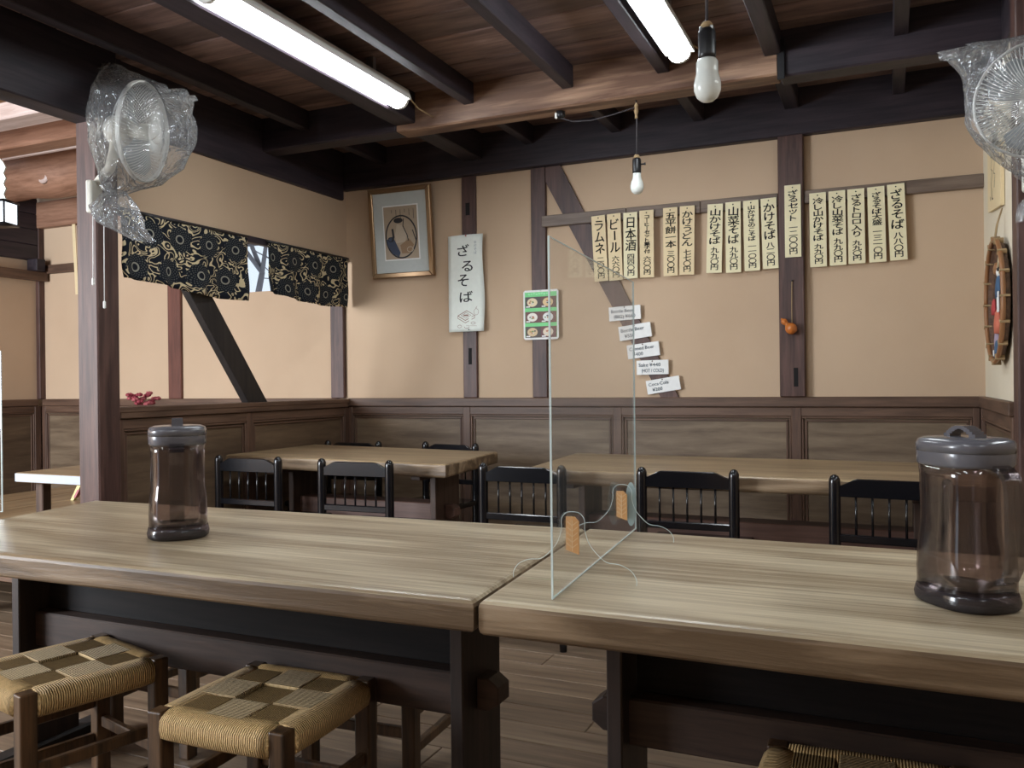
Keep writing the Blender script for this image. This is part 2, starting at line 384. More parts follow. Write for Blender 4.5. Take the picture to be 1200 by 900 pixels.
# ------------------------------------------------------------------ back wall
def FB(u0, u1, d0, d1, z0, z1): return (u0, u1, YB-d1, YB-d0, z0, z1)
def FL(u0, u1, d0, d1, z0, z1): return (XL+d0, XL+d1, u0, u1, z0, z1)
def FR(u0, u1, d0, d1, z0, z1): return (XR-d1, XR-d0, u0, u1, z0, z1)
def FW(u0, u1, d0, d1, z0, z1): return (XW+d0, XW+d1, u0, u1, z0, z1)
bm = bmesh.new()
WX0, WX1, WZ0, WZ1 = -4.45, -3.42, 1.70, 2.10
for q in ((XW-.08, WX0, 0, 2.8), (WX1, XE, 0, 2.8), (WX0, WX1, 0, WZ0), (WX0, WX1, WZ1, 2.8)):
    add_box(bm, q[0], q[1], YB, YB+.09, q[2], q[3])
wall_back = struct(link('wall_back', fin(bm, 'wall_back'), 'plaster'))
def wainscot(parent, F, stiles, z1, mp, mr, ms, sw=.05):
    """raised frame with recessed panels; stiles: centre positions, panels between them"""
    u0, u1 = stiles[0], stiles[-1]
    box('cap_rail', *F(u0, u1, 0, .032, z1-.052, z1), mr, parent, .004)
    box('top_rail', *F(u0, u1, 0, .020, z1-.10, z1-.053), mr, parent, .003)
    box('bottom_rail', *F(u0, u1, 0, .022, 0, .13), mr, parent, .003)
    for s in stiles: box('stile', *F(s-sw/2, s+sw/2, 0, .023, .131, z1-.053), ms, parent, .003)
    for a, b in zip(stiles, stiles[1:]):
        a += sw/2; b -= sw/2
        box('wall_panel', *F(a, b, 0, .006, .13, z1-.10), mp, parent, .001)
        t = .011
        for g in (.0, .016):
            dd = .019 if g == 0 else .013
            box('moulding', *F(a+g, b-g, .006, dd, z1-.10-t-g, z1-.10-g), mr, parent, .003)
            box('moulding', *F(a+g, a+g+t, .006, dd, .13, z1-.10-t-g), ms, parent, .003)
            box('moulding', *F(b-g-t, b-g, .006, dd, .13, z1-.10-t-g), ms, parent, .003)
wx = [at(p, 520, 1, YB).x for p in (404, 549, 725, 934, 1147)]
wainscot(wall_back, FB, [XL+.02]+wx[1:]+[XR-.005], CAP, 'panel_x', 'rail', 'stile')
wainscot(wall_back, FB, [XW+.03, -5.35, -4.6, -3.9, XL-.07], CAP, 'panel_x', 'rail', 'stile')
box('post', *FB(-.506, -.381, -.02, .045, CAP, 2.33), 'dark_z', wall_back, .005)
box('post', *FB(-2.341, -2.248, -.02, .018, CAP, 2.31), 'dark_z', wall_back, .004)
box('post', *FB(-1.888, -1.796, -.02, .020, CAP, 2.31), 'dark_z', wall_back, .004)
box('corner_post', *FB(-3.300, XL-.012, -.02, .030, CAP, 2.31), 'dark_z', wall_back, .004)
box('post', *FB(-4.716, -4.594, -.02, .022, CAP, 2.35), 'red_z', wall_back, .004)
box('corner_post', *FB(XW-.01, XW+.035, -.02, .05, CAP, 2.5), 'dark_z', wall_back, .004)
prism('brace', [(-1.797, 2.305), (-1.797, 2.22), (-1.135, CAP), (-1.035, CAP), (-1.705, 2.305)], 0, .014, 'dark_z', wall_back, lambda x, z, d: (x, YB-d, z))
for a, b, mt in ((-1.817, -1.315, 'oldrail'), (-1.313, -.905, 'oldrail'), (-.903, -.507, 'oldrail'), (-.380, XR, 'oldrail')):
    box('hanging_rail', *FB(a, b, 0, .030, 1.957, 2.022), mt, wall_back, .003)
box('hanging_rail', *FB(XW, -5.62, 0, .030, 1.945, 2.012), 'rail', wall_back, .003)
for px0, px1, py0, py1, dd in ((930, 935.5, 431, 453, .0455), (545.5, 550.5, 238, 252, .0185), (549, 553, 408, 427, .0185)):
    a = at(px0, py0, 1, YB-dd); b = at(px1, py1, 1, YB-dd)
    box('mortise_hole', a.x, b.x, YB-dd-.0006, YB-dd+.004, b.z, a.z, 'hole', wall_back, 0)
# annex plate and log over the annex part of the wall
box('wall_plate', XW, XL-.07, YB-.06, YB+.05, 2.30, 2.50, 'annexwood', wall_back, .006)

# window in the back wall behind the door curtains
win = struct(box('window_1', WX0, WX1, YB+.010, YB+.085, WZ0-.022, WZ0, 'paleframe', None, .003))
box('window_frame', WX0, WX1, YB-.004, YB+.085, WZ1-.07, WZ1, 'dark_x', win)
for x in (WX0, -3.80, WX1-.03): box('window_frame', x, x+.03, YB+.01, YB+.08, WZ0, WZ1-.07, 'dark_z', win)
box('pane', WX0, WX1, YB+.045, YB+.050, WZ0, WZ1-.07, 'glass', win, 0)

# ------------------------------------------------------------------ partition on the annex side
PY0 = 2.734
wall_left = struct(box('wall_left', XL-.055, XL, PY0, YB, 1.868, 2.30, 'plaster', None, 0))
box('low_wall', XL-.07, XL, PY0, YB, 0, CAP-.03, 'dark_y', wall_left, 0)
box('ledge', XL-.14, XL+.035, PY0, YB-.03, CAP-.03, CAP-.004, 'rail_y', wall_left, .004)
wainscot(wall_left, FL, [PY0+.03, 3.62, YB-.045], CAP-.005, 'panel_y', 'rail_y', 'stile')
box('lintel_rail', XL-.03, XL+.012, PY0, YB, 1.845, 1.880, 'dark_y', wall_left, .003)
prism('brace', [(3.231-.365, 2.0), (3.385-.365, 2.0), (3.795, CAP-.006), (3.640, CAP-.006)], XL-.055, XL-.003, 'black_z', wall_left, lambda y, z, x: (x, y, z), .004, 1)
box('post', -3.245, -3.12, 2.618, PY0, 0, 2.36, 'dark_z', wall_left, .006)
box('lintel_beam', -3.245, -3.122, YS, PY0, 2.217, 2.56, 'dark_y', wall_left, .006)
box('plate_beam', -3.245, -3.165, PY0, YB-.05, 2.238, 2.56, 'dark_y', wall_left, .006)
box('hanging_strut', -3.235, -3.135, 2.065, 2.155, 1.80, 2.217, 'dark_z', wall_left, .005)
box('strut_block', -3.25, -3.12, 2.05, 2.19, 2.17, 2.217, 'dark_z', wall_left, .004)

# ------------------------------------------------------------------ short wall on the other side, and unseen enclosure
wall_right = struct(box('wall_right', XR, XR+.08, 3.44, YB+.05, 0, 2.6, 'plaster_lit', None, 0))
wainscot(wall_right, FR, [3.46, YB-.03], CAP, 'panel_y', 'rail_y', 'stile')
box('post', .405, .53, 3.32, 3.445, 0, 2.5, 'dark_z', wall_right, .005)
box('wall_plate', XR-.01, XR+.08, 3.445, YB, 2.30, 2.56, 'dark_y', wall_right, .005)
wall_east = struct(box('wall_east', XE, XE+.08, YS, YB+.05, 0, 2.7, 'plaster', None, 0))
bm = bmesh.new()
for q in ((XW-.08, -5.95, 0, 2.9), (-4.05, XE, 0, 2.9), (-5.95, -4.05, 0, .8), (-5.95, -4.05, 2.3, 2.9)):
    add_box(bm, q[0], q[1], YS if q[0] > -5 and q[1] > 0 else -.75, (YS if q[0] > -5 and q[1] > 0 else -.75)+.08, q[2], q[3])
wall_south = struct(link('wall_south', fin(bm, 'wall_south'), 'plaster'))
win2 = struct(box('window_2', -5.95, -4.05, -.74, -.66, .78, .81, 'paleframe', None, .002))
for x in (-5.95, -5.02, -4.09): box('window_frame', x, x+.04, -.74, -.68, .81, 2.27, 'dark_z', win2)
box('window_frame', -5.95, -4.05, -.74, -.68, 2.27, 2.30, 'dark_x', win2)

# ------------------------------------------------------------------ annex shell
wall_west = struct(box('wall_west', XW-.08, XW, -.75, YB+.05, 0, 2.045, 'plaster', None, 0))
bd = 2.047
while bd < 2.75:
    box('wall_board', XW-.05, XW+.03, -.75, YB-.05, bd, bd+.118, 'dark_y', wall_west, .004); bd += .12
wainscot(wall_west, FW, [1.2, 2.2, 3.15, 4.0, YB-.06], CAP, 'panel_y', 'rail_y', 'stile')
box('rail', XW+.04, XW+.10, 1.2, YB+.0-.02, 1.885, 1.955, 'rail_y', wall_west, .004)
box('rail_block', XW+.01, XW+.12, YB-.13, YB-.055, 1.957, 2.05, 'dark_y', wall_west, .004)
annex = struct(box('ceiling_annex', XW-.1, XL-.06, -.75, YB+.1, 2.93, 2.99, 'thatch', None, 0))
y = -.7
while y < YB:
    box('roof_board', XW, XL-.07, y, y+.085, 2.88+random.uniform(0, .012), 2.92, 'thatch', annex, .006); y += .092
box('beam', XW, XL-.06, 2.95, 3.10, 2.46, 2.55, 'annexpale', annex, .008)
box('beam', XW, XL-.06, 3.42, 3.56, 2.50, 2.63, 'annexwood', annex, .008)
box('beam', XW, XL-.06, 3.57, 3.60, 2.50, 2.52, 'annexpale', annex, .004)
box('beam', XW, XL-.06, .9, 1.05, 2.50, 2.63, 'annexwood', annex, .008)
# rounded log with a knot
bm = bmesh.new(); pts = [(XW+(XL-.06-XW)*i/24, 4.17+.012*math.sin(i*.9), 2.585+.012*math.sin(i*.6+1)) for i in range(25)]
add_tube(bm, pts, [.165+.008*math.sin(i*1.3) for i in range(25)], 20)
lg = link('log_beam', fin(bm, 'log_beam'), 'annexwood', annex, smooth=True)
kn = at(50, 205, 1, 4.02)
lathe('knot', [(.062, 0), (.055, .014), (.040, .022), (.034, .017), (.018, .020), (0, .016)], 'annexpale', annex, 16, Matrix.Translation(Vector((kn.x, 4.03, kn.z))) @ Matrix.Rotation(PI/2, 4, 'X'))
box('header_board', XL-.16, XL-.06, -.75, YB, 2.56, 2.90, 'dark_y', annex, 0)

# ------------------------------------------------------------------ tree outside the small window
t = thing('bare_tree', 'bare pale tree outside the small window between the curtains', 'tree', (-7.1, 8.2, 0))
def branch(bm, p, d, ln, r, dep):
    q = p+d*ln; add_tube(bm, [p, (p+q)/2+Vector((random.uniform(-.05, .05), 0, random.uniform(-.05, .05)))*ln, q], [r, r*.85, r*.7], 5)
    if dep:
        for k in range(3):
            nd = (d+Vector((random.uniform(-.8, .8), random.uniform(-.5, .5), random.uniform(-.3, .5)))).normalized(); branch(bm, q, nd, ln*.72, r*.62, dep-1)
bm = bmesh.new(); add_tube(bm, [(0, 0, 0), (.05, 0, 1.0), (0, 0, 1.8)], [.14, .11, .09], 8); link('trunk', fin(bm, 'trunk'), 'bark', t, smooth=True)
bm = bmesh.new()
for k in range(5): branch(bm, Vector((0, 0, 1.5+.08*k)), Vector((math.cos(k*1.3), .4*math.sin(k*1.3), .7)).normalized(), .75, .05, 4)
link('branches', fin(bm, 'branches'), 'bark', t, smooth=True)

# ------------------------------------------------------------------ ceiling lights
def led_light(label, x, y0, y1, group='long ceiling lights'):
    t = thing('ceiling_light', label, 'light', (x, y0, 2.42), 0, group); ln = y1-y0
    prism('housing', [(-.060, .008), (-.046, .045), (.046, .045), (.060, .008), (.060, -.004), (-.060, -.004)], 0, ln, 'white', t, lambda a, b, c: (a, c, b))
    prism('diffuser', [(-.044, -.004)]+[(-.044*math.cos(k*PI/10), -.004-.036*math.sin(k*PI/10)) for k in range(1, 10)]+[(.044, -.004)], .018, ln-.018, 'led', t, lambda a, b, c: (a, c, b), smooth=False)
    for yy in (0, ln-.017): prism('end_cap', [(-.047, -.003)]+[(-.047*math.cos(k*PI/8), -.003-.039*math.sin(k*PI/8)) for k in range(1, 8)]+[(.047, -.003)], yy, yy+.017, 'white', t, lambda a, b, c: (a, c, b))
    for yy in (.25, ln-.25): box('hanger', -.02, .02, yy-.012, yy+.012, .044, .13, 'steel', t, .002)
    return t
t = led_light('long white ceiling light nearer the curtained partition', -2.125, 2.235, 3.50)
tube('cable', [(.0, 1.262, .02), (.02, 1.31, .03), (.035, 1.37, -.01), (.05, 1.50, -.02)], .004, 'twine', t)
t = led_light('long white ceiling light above the near hanging bulb', -.775, 2.235, 3.50)
tube('cable', [(.0, 1.262, .02), (.05, 1.29, .035), (.09, 1.36, .02), (.10, 1.50, .0)], .004, 'twine', t)
led_light('unseen ceiling light added over the customer side, toward the annex', -2.125, -.80, .46)  # this and the lights below: out of view, added to light the foreground
led_light('unseen ceiling light added over the customer side, away from the annex', -.775, -.80, .46)
led_light('unseen ceiling light added over the customer side, far bay', 1.2, -.9, .37)
led_light('unseen ceiling light added over the far bay by the fan', 1.3, 1.6, 2.87)

# ------------------------------------------------------------------ hanging bulbs
def bulb_lamp(label, px, py, dist_y, top_z, s, key, prof=None):
    b = at(px, py, 1, dist_y)
    t = thing('pendant_bulb', label, 'light', tuple(b), 0, 'bare hanging bulbs')
    lathe('bulb', prof or [(0, -.038), (.014, -.0355), (.024, -.027), (.030, -.012), (.0305, .002), (.027, .018), (.021, .032), (.0185, .044), (.0185, .058), (.0, .058)], 'bulb', t, 24, Matrix.Scale(s, 4))
    lathe('socket', [(0, .058), (.0195, .058), (.020, .070), (.020, .118), (.017, .126), (.006, .132), (0, .132)], 'black', t, 18, Matrix.Scale(s, 4))
    lathe('socket_collar', [(.0, .128), (.013, .129), (.014, .137), (.009, .143), (0, .143)], 'twine', t, 14, Matrix.Scale(s, 4))
    if key:
        tube('switch_key', [(.019*s, 0, .098*s), (.035*s, 0, .098*s)], .004, 'black', t)
        lathe('switch_knob', [(0, 0), (.006, 0), (.006, .006), (0, .006)], 'black', t, 10, Matrix.Translation((.035*s, 0, .098*s)) @ Matrix.Rotation(PI/2, 4, 'Y'))
    tube('cord', [(0, 0, .14*s), (.002, 0, .3*s), (0, 0, top_z-b.z)], .0035, 'string', t)
    return t, b
t, b1 = bulb_lamp('frosted bulb hanging close by in front of the big beam', 829, 100, 1.98, 2.44, 1.02, False, [(0, -.038), (.014, -.0355), (.024, -.027), (.030, -.012), (.0305, .002), (.028, .014), (.0255, .024), (.0245, .030), (.0247, .032), (.0245, .052), (.021, .058), (0, .058)])
box('cord_clamp', -.016, -.008, -.012, .012, .06, .135, 'steel', t, .002); box('cord_clamp', .008, .016, -.012, .012, .06, .135, 'steel', t, .002)
t, b2 = bulb_lamp('small white bulb hanging behind the beam above the menu strips', 746.5, 218, 3.80, 2.356, 1.0, True)
lathe('cord_knot', [(0, 0), (.008, .004), (.006, .02), (.011, .035), (.007, .05), (.010, .06), (.003, .075), (0, .078)], 'twine', t, 10, Matrix.Translation((0, 0, 2.27-b2.z)))
r0 = at(657, 134, 1, 3.80)
t = thing('cord_rosette', 'small black cord fitting under the beam feeding the far bulb', 'fitting', (r0.x, 3.80, 2.355))
lathe('body', [(0, 0), (.022, 0), (.022, -.022), (.014, -.032), (0, -.033)], 'black', t, 16)
box('terminal', -.022, -.012, -.024, -.010, -.036, -.008, 'white', t, .002)
dx = b2.x-r0.x
tube('cord', [(0, 0, -.03), (.06, 0, -.055), (.15, 0, -.062), (dx*.7, 0, -.05), (dx-.003, 0, -.03)], .003, 'string', t)

# ------------------------------------------------------------------ lettering
_gl = {}
def glyph(ch, shear=0):
    k = (ch, shear)
    if k not in _gl:
        c = bpy.data.curves.new('glyph', 'FONT'); c.body = ch; c.shear = shear; c.resolution_u = 3
        o = bpy.data.objects.new('glyph', c); COL.objects.link(o)
        bpy.context.view_layer.update()
        me = bpy.data.meshes.new_from_object(o.evaluated_get(bpy.context.evaluated_depsgraph_get()))
        vs = [(v.co.x, v.co.y) for v in me.vertices]; fs = [tuple(p.vertices) for p in me.polygons]
        bpy.data.objects.remove(o); bpy.data.meshes.remove(me); bpy.data.curves.remove(c)
        xs = [v[0] for v in vs] or [0]; ys = [v[1] for v in vs] or [0]
        _gl[k] = (vs, fs, min(xs), max(xs), min(ys), max(ys))
    return _gl[k]
def brush(v, wgt):  # doubled outline for a heavier stroke
    return v
def lettering(name, items, fmap, mat, parent, bold=0.0):
    """items: (char, cx, cy, w, h, rot) placed on a flat sheet; fmap (u,v)->local point"""
    vs, fs = [], []
    offs = [(0, 0)] + ([(bold, 0), (-bold, 0), (0, bold)] if bold else [])
    for ch, cx, cy, wd, ht, rot in items:
        g = glyph(ch); gw = max(g[3]-g[2], 1e-4); gh = max(g[5]-g[4], 1e-4)
        if wd < 0: sx, sy = -wd/.92, ht/.92
        else:
            sx = wd/gw if wd else ht/gh; sy = ht/gh if ht else wd/gw
            if gh/gw < .35: sy = sx
        mx, my = (g[2]+g[3])/2, (g[4]+g[5])/2; ca, sa = math.cos(rot), math.sin(rot)
        for ox, oy in offs:
            b = len(vs)
            for x, y in g[0]:
                X, Y = (x-mx)*sx, (y-my)*sy
                vs.append(fmap(cx+ox+X*ca-Y*sa, cy+oy+X*sa+Y*ca))
            fs += [tuple(i+b for i in f) for f in g[1]]
    me = bpy.data.meshes.new(name); me.from_pydata(vs, [], fs)
    return link(name, me, mat, parent)
def line_text(txt, x0, y, h, wmax=None):
    """a horizontal written line; returns items"""
    out, x = [], x0
    for ch in txt:
        if ch == ' ': x += h*.35; continue
        g = glyph(ch); s = h/.72
        out.append((ch, x+(g[3]-g[2])*s/2, y+((g[4]+g[5])/2)*s, (g[3]-g[2])*s, (g[5]-g[4])*s, 0)); x += (g[3]-g[2])*s+h*.13
    if wmax and x-x0 > wmax:
        k = wmax/(x-x0); out = [(c, x0+(cx-x0)*k, cy, wd*k, ht, r) for c, cx, cy, wd, ht, r in out]
    return out

# ------------------------------------------------------------------ menu strips
G = 'menu strips along the back wall rail'
STR = [(701.0, 252.9, 704.9, 329.6, 15.8, 'ラムネ', '二〇〇円', 'strip_y', 'tan menu strip for ramune soda, the end strip nearest the scroll', 3.2),
 (719.3, 250.6, 722.1, 328.5, 15.8, 'ビール', '六六〇円', 'strip_y', 'tan menu strip for beer between the ramune and sake strips', 3.2),
 (738.7, 249.1, 739.3, 326.4, 16.2, '日本酒', '四四〇円', 'strip', 'pale menu strip for Japanese sake, below the far hanging bulb', 3.2),
 (757.7, 246.5, 758.4, 325.1, 16.4, 'コーヒーセット菓子付', '六〇〇円', 'strip_y', 'tan menu strip for the coffee set, crowded with small characters', 1),
 (785.5, 243.4, 786.1, 323.3, 16.6, '五平餅一本', '三〇〇円', 'strip_y', 'tan menu strip for a gohei rice cake skewer, beside the udon strip', 1),
 (805.5, 241.4, 804.9, 321.9, 17.3, 'かけうどん', '七七〇円', 'strip_y', 'tan menu strip for hot udon, last before the gap in the row', 1),
 (838.3, 239.2, 836.7, 319.8, 18.0, '山かけそば', '九九〇円', 'strip', 'pale menu strip for yamakake soba, first after the gap in the row', 1),
 (859.0, 236.8, 859.7, 319.4, 17.8, '山菜そば', '九九〇円', 'strip', 'pale menu strip for mountain vegetable soba on the shorter rail piece', 1),
 (879.8, 234.9, 881.8, 317.4, 18.0, '山かけきのこそば', '一一〇〇円', 'strip', 'pale menu strip for yamakake mushroom soba, small crowded writing', 1),
 (900.4, 232.3, 903.4, 314.8, 18.2, 'かけそば', '八二〇円', 'strip', 'pale menu strip for plain hot soba, right against the thick post', 1),
 (928.6, 216.9, 929.6, 301.4, 19.0, 'ざるセット', '一二〇〇円', 'strip', 'pale menu strip for the zaru set, nailed high on the thick post', 1),
 (958.0, 226.1, 959.3, 312.7, 19.4, '冷し山かけそば', '九九〇円', 'strip', 'pale menu strip for chilled yamakake soba just past the thick post', 1),
 (980.6, 223.8, 982.2, 310.9, 19.6, '冷し山菜そば', '九九〇円', 'strip', 'pale menu strip for chilled mountain vegetable soba, second past the post', 1),
 (1002.8, 221.5, 1004.3, 308.9, 19.8, 'ざるトロロ入り', '九九〇円', 'strip', 'pale menu strip for zaru soba with grated yam, middle of the end five', 1),
 (1026.2, 219.0, 1028.8, 307.2, 20.1, 'ざるそば大盛', '一三一〇円', 'strip', 'pale menu strip for the large zaru soba, next to the end strip', 1),
 (1049.5, 215.8, 1053.4, 304.8, 20.4, 'ざるそば', '八八〇円', 'strip', 'pale menu strip for zaru soba, the end strip nearest the basket', 1)]
for (xt, yt, xb, yb_, wpx, txt, price, mt, lab, sp) in STR:
    dpt = .052 if 'thick post' in lab and 'nailed' in lab else .037
    T = at(xt, yt, 1, YB-dpt); B = at(xb, yb_, 1, YB-dpt); W = abs(at(xt+wpx/2, yt, 1, YB-dpt).x-at(xt-wpx/2, yt, 1, YB-dpt).x)
    hgt = math.hypot(T.x-B.x, T.z-B.z); ang = math.atan2(B.x-T.x, T.z-B.z)
    t = thing('menu_strip', lab, 'menu strip', (B.x, YB-dpt, B.z), 0, G)
    t.rotation_euler = (0, -ang*-1 if False else ang*0, 0)
    ca, sa = math.cos(ang), math.sin(ang)
    mp = lambda u, v, d, ca=ca, sa=sa: (u*ca-v*sa, -d, u*sa+v*ca)
    prism('strip_board', [(-W/2, 0), (W/2, 0), (W/2, hgt), (-W/2, hgt)], 0, .004, mt, t, mp)
    items = []; top = hgt-.026
    n, k = len(txt), len(price)
    pz = .036 if n < 7 else .030; plen = pz*.84*k; tlen = top-plen-.030; ch = min(tlen/n, .066)
    for i, c in enumerate(txt):
        ht = ch*1.0; wd = min(W*.74, ht*1.6)
        items.append((c, .002, top-ch*(i+.5), -wd, ht, PI/2 if c == 'ー' else random.uniform(-.08, .08)))
    lettering('dish_lettering', items, lambda u, v, mp=mp: mp(u, v, .0046), 'ink', t, .0012)
    items = []; base = .014+plen
    for i, c in enumerate(price):
        items.append((c, .002, base-pz*.84*(i+.5), -W*.52, pz*.86, random.uniform(-.06, .06)))
    lettering('price_lettering', items, lambda u, v, mp=mp: mp(u, v, .0046), 'ink', t, .0010)
    lathe('nail', [(0, 0), (.0035, .001), (.003, .004), (0, .005)], 'black', t, 8, Matrix.Translation(Vector(mp(0, hgt-.013, .004))) @ Matrix.Rotation(PI/2, 4, 'X'))
    box('nail_shank', -.001, .001, -.004, dpt-.002 if dpt < .04 else .008, -.001, .001, 'steel', t, 0).location = mp(0, hgt-.013, 0)
# one more strip hangs on the annex rail
p0 = at(86, 262, 1, YB-.037); p1 = at(91, 345, 1, YB-.037)
t = thing('menu_strip', 'plain tan strip hanging on the annex rail behind the purple post', 'menu strip', (p1.x, YB-.037, p1.z))
prism('strip_board', [(-.016, 0), (.016, 0), (.016-.03, p0.z-p1.z), (-.016-.03, p0.z-p1.z)], 0, .006, 'strip_y', t, lambda u, v, d: (u, -d, v))

# white drink cards on the brace
CARDS = [((712.5, 360.7), (749.3, 357.2), (714.3, 376.7), 'Bottle Beer', '(BIG) ¥660', 'topmost white card on the slanting brace, for large bottled beer'),
 ((723.9, 383.6), (761.1, 377.2), (726.8, 399.9), 'Bottle Beer', '¥550', 'tilted white card on the brace, second from the top, for bottled beer'),
 ((734.7, 405.0), (771.9, 399.6), (736.4, 421.1), 'Canned Beer', '¥400', 'middle white card of five on the slanting brace, for canned beer'),
 ((745.1, 422.8), (782.2, 421.4), (746.5, 439.4), 'Sake ¥440', '(HOT / COLD)', 'nearly level white card for sake, fourth down the brace'),
 ((756.3, 446.7), (794.9, 440.1), (759.4, 462.4), 'Coca·Cola', '¥200', 'lowest white card at the foot of the brace, for cola')]
for tl, tr, bl, l1, l2, lab in CARDS:
    P = [at(*q, 1, YB-.022) for q in (tl, tr, bl)]
    W = math.hypot(P[1].x-P[0].x, P[1].z-P[0].z); Hh = (P[0]-P[2]).length; a = math.atan2(P[1].z-P[0].z, P[1].x-P[0].x); ca, sa = math.cos(a), math.sin(a)
    t = thing('price_card', lab, 'card', tuple(P[2]), 0, 'white drink cards on the brace')
    mp = lambda u, v, d, ca=ca, sa=sa: (u*ca-v*sa, -d, u*sa+v*ca)
    prism('card_board', [(0, 0), (W, 0), (W, Hh), (0, Hh)], -.008, .003, 'card', t, mp)
    it = line_text(l1, W*.07, Hh*.56, Hh*.25, W*.86)+line_text(l2, W*.16, Hh*.16, Hh*.25, W*.7)
    lettering('lettering', it, lambda u, v, mp=mp: mp(u, v, .0036), 'inkgrey', t, .0006)
    lathe('pin', [(0, 0), (.004, .001), (.003, .004), (0, .005)], 'redboard', t, 8, Matrix.Translation(Vector(mp(W/2, Hh*.93, .003))) @ Matrix.Rotation(PI/2, 4, 'X'))

# scroll
def quadstroke(pts, wd):
    vs, fs = [], []
    n = len(pts)
    for i, (x, y) in enumerate(pts):
        a = pts[max(i-1, 0)]; b = pts[min(i+1, n-1)]; dx, dy = b[0]-a[0], b[1]-a[1]; l = math.hypot(dx, dy) or 1
        w_ = wd[i] if isinstance(wd, (list, tuple)) else wd
        vs += [(x-dy/l*w_/2, y+dx/l*w_/2), (x+dy/l*w_/2, y-dx/l*w_/2)]
    for i in range(n-1): fs.append((2*i, 2*i+1, 2*i+3, 2*i+2))
    return vs, fs
def strokes(name, lst, fmap, mat, parent):
    vs, fs = [], []
    for pts, wd in lst:
        v, f = quadstroke(pts, wd); b = len(vs); vs += [fmap(*q) for q in v]; fs += [tuple(i+b for i in q) for q in f]
    me = bpy.data.meshes.new(name); me.from_pydata(vs, [], fs); return link(name, me, mat, parent)
def arc(cx, cy, rx, ry, a0, a1, n=18): return [(cx+rx*math.cos(a0+(a1-a0)*i/n), cy+ry*math.sin(a0+(a1-a0)*i/n)) for i in range(n+1)]
TL = at(526.5, 277.5, 1, YB-.028); TR = at(567.5, 276.5, 1, YB-.028); BL = at(526.8, 389.5, 1, YB-.028)
W, Hh = TR.x-TL.x, TL.z-BL.z
t = thing('paper_scroll', 'white paper scroll advertising zaru soba, pinned over the thin post', 'scroll', (BL.x, YB-.028, BL.z))
bm = bmesh.new(); nx, nz = 8, 24; grid = []
def bulge(u, v): return .004+.010*math.sin(PI*u)+.006*math.sin(7*v+2*u)*u
for j in range(nz+1):
    grid.append([bm.verts.new((W*i/nx+.004*math.sin(6*j/nz)*(i/nx), -bulge(i/nx, j/nz), Hh*j/nz)) for i in range(nx+1)])
for j in range(nz):
    for i in range(nx): bm.faces.new((grid[j][i], grid[j][i+1], grid[j+1][i+1], grid[j+1][i]))
o = link('paper', fin(bm, 'paper'), 'paper', t, smooth=True)
sm = o.modifiers.new('thickness', 'SOLIDIFY'); sm.thickness = .0012; sm.offset = 1
def smap(u, v): return (u, -bulge(max(0, min(1, u/W)), v/Hh)-.0022, v)
it = [('ざ', W*.46, Hh*.84, W*.34, Hh*.115, .05), ('る', W*.56, Hh*.675, W*.30, Hh*.105, 0), ('そ', W*.44, Hh*.53, W*.30, Hh*.12, 0), ('ば', W*.52, Hh*.36, W*.36, Hh*.11, .03)]
lettering('lettering', it, smap, 'ink', t, .0012)
it = [('手', W*.80, Hh*.915, W*.07, Hh*.028, 0), ('打', W*.80, Hh*.88, W*.07, Hh*.028, 0), ('そ', W*.80, Hh*.845, W*.07, Hh*.028, 0), ('ば', W*.80, Hh*.81, W*.07, Hh*.028, 0)]
lettering('small_lettering', it, smap, 'inkgrey', t)
dm = (W*.5, Hh*.17)
L_ = [([(W*.28, Hh*.165), (W*.50, Hh*.115), (W*.76, Hh*.165), (W*.54, Hh*.215), (W*.28, Hh*.165)], .005),
      ([(W*.38, Hh*.167), (W*.51, Hh*.137), (W*.66, Hh*.167), (W*.53, Hh*.196), (W*.38, Hh*.167)], .003),
      ([(W*.45, Hh*.167), (W*.59, Hh*.167)], .010),
      ([(W*.28, Hh*.163), (W*.28, Hh*.14), (W*.50, Hh*.09), (W*.76, Hh*.14), (W*.76, Hh*.163)], .004),
      (arc(W*.80, Hh*.20, W*.06, Hh*.032, 0, 2*PI), .002), ([(W*.78, Hh*.235), (W*.82, Hh*.26), (W*.80, Hh*.235)], .002),
      (arc(W*.33, Hh*.055, W*.06, Hh*.014, 0, 2*PI), .0025), (arc(W*.72, Hh*.085, W*.06, Hh*.012, 0, 2*PI), .0025), (arc(W*.54, Hh*.05, W*.07, Hh*.016, PI, 2*PI), .003), ([(W*.52, Hh*.06), (W*.82, Hh*.055)], .0015)]
strokes('drawing', L_, smap, plain('brown_ink', (.33, .22, .18), .8), t)
lathe('pin', [(0, 0), (.005, .001), (.004, .006), (0, .008)], plain('red_pin', (.5, .12, .10), .4), t, 10, Matrix.Translation((W*.54, -bulge(.54, 1)-.001, Hh*.99)) @ Matrix.Rotation(PI/2, 4, 'X'))
lathe('pin', [(0, 0), (.004, .001), (.003, .006), (0, .008)], 'black', t, 10, Matrix.Translation((W*.60, -bulge(.6, .02)-.001, Hh*.02)) @ Matrix.Rotation(PI/2, 4, 'X'))

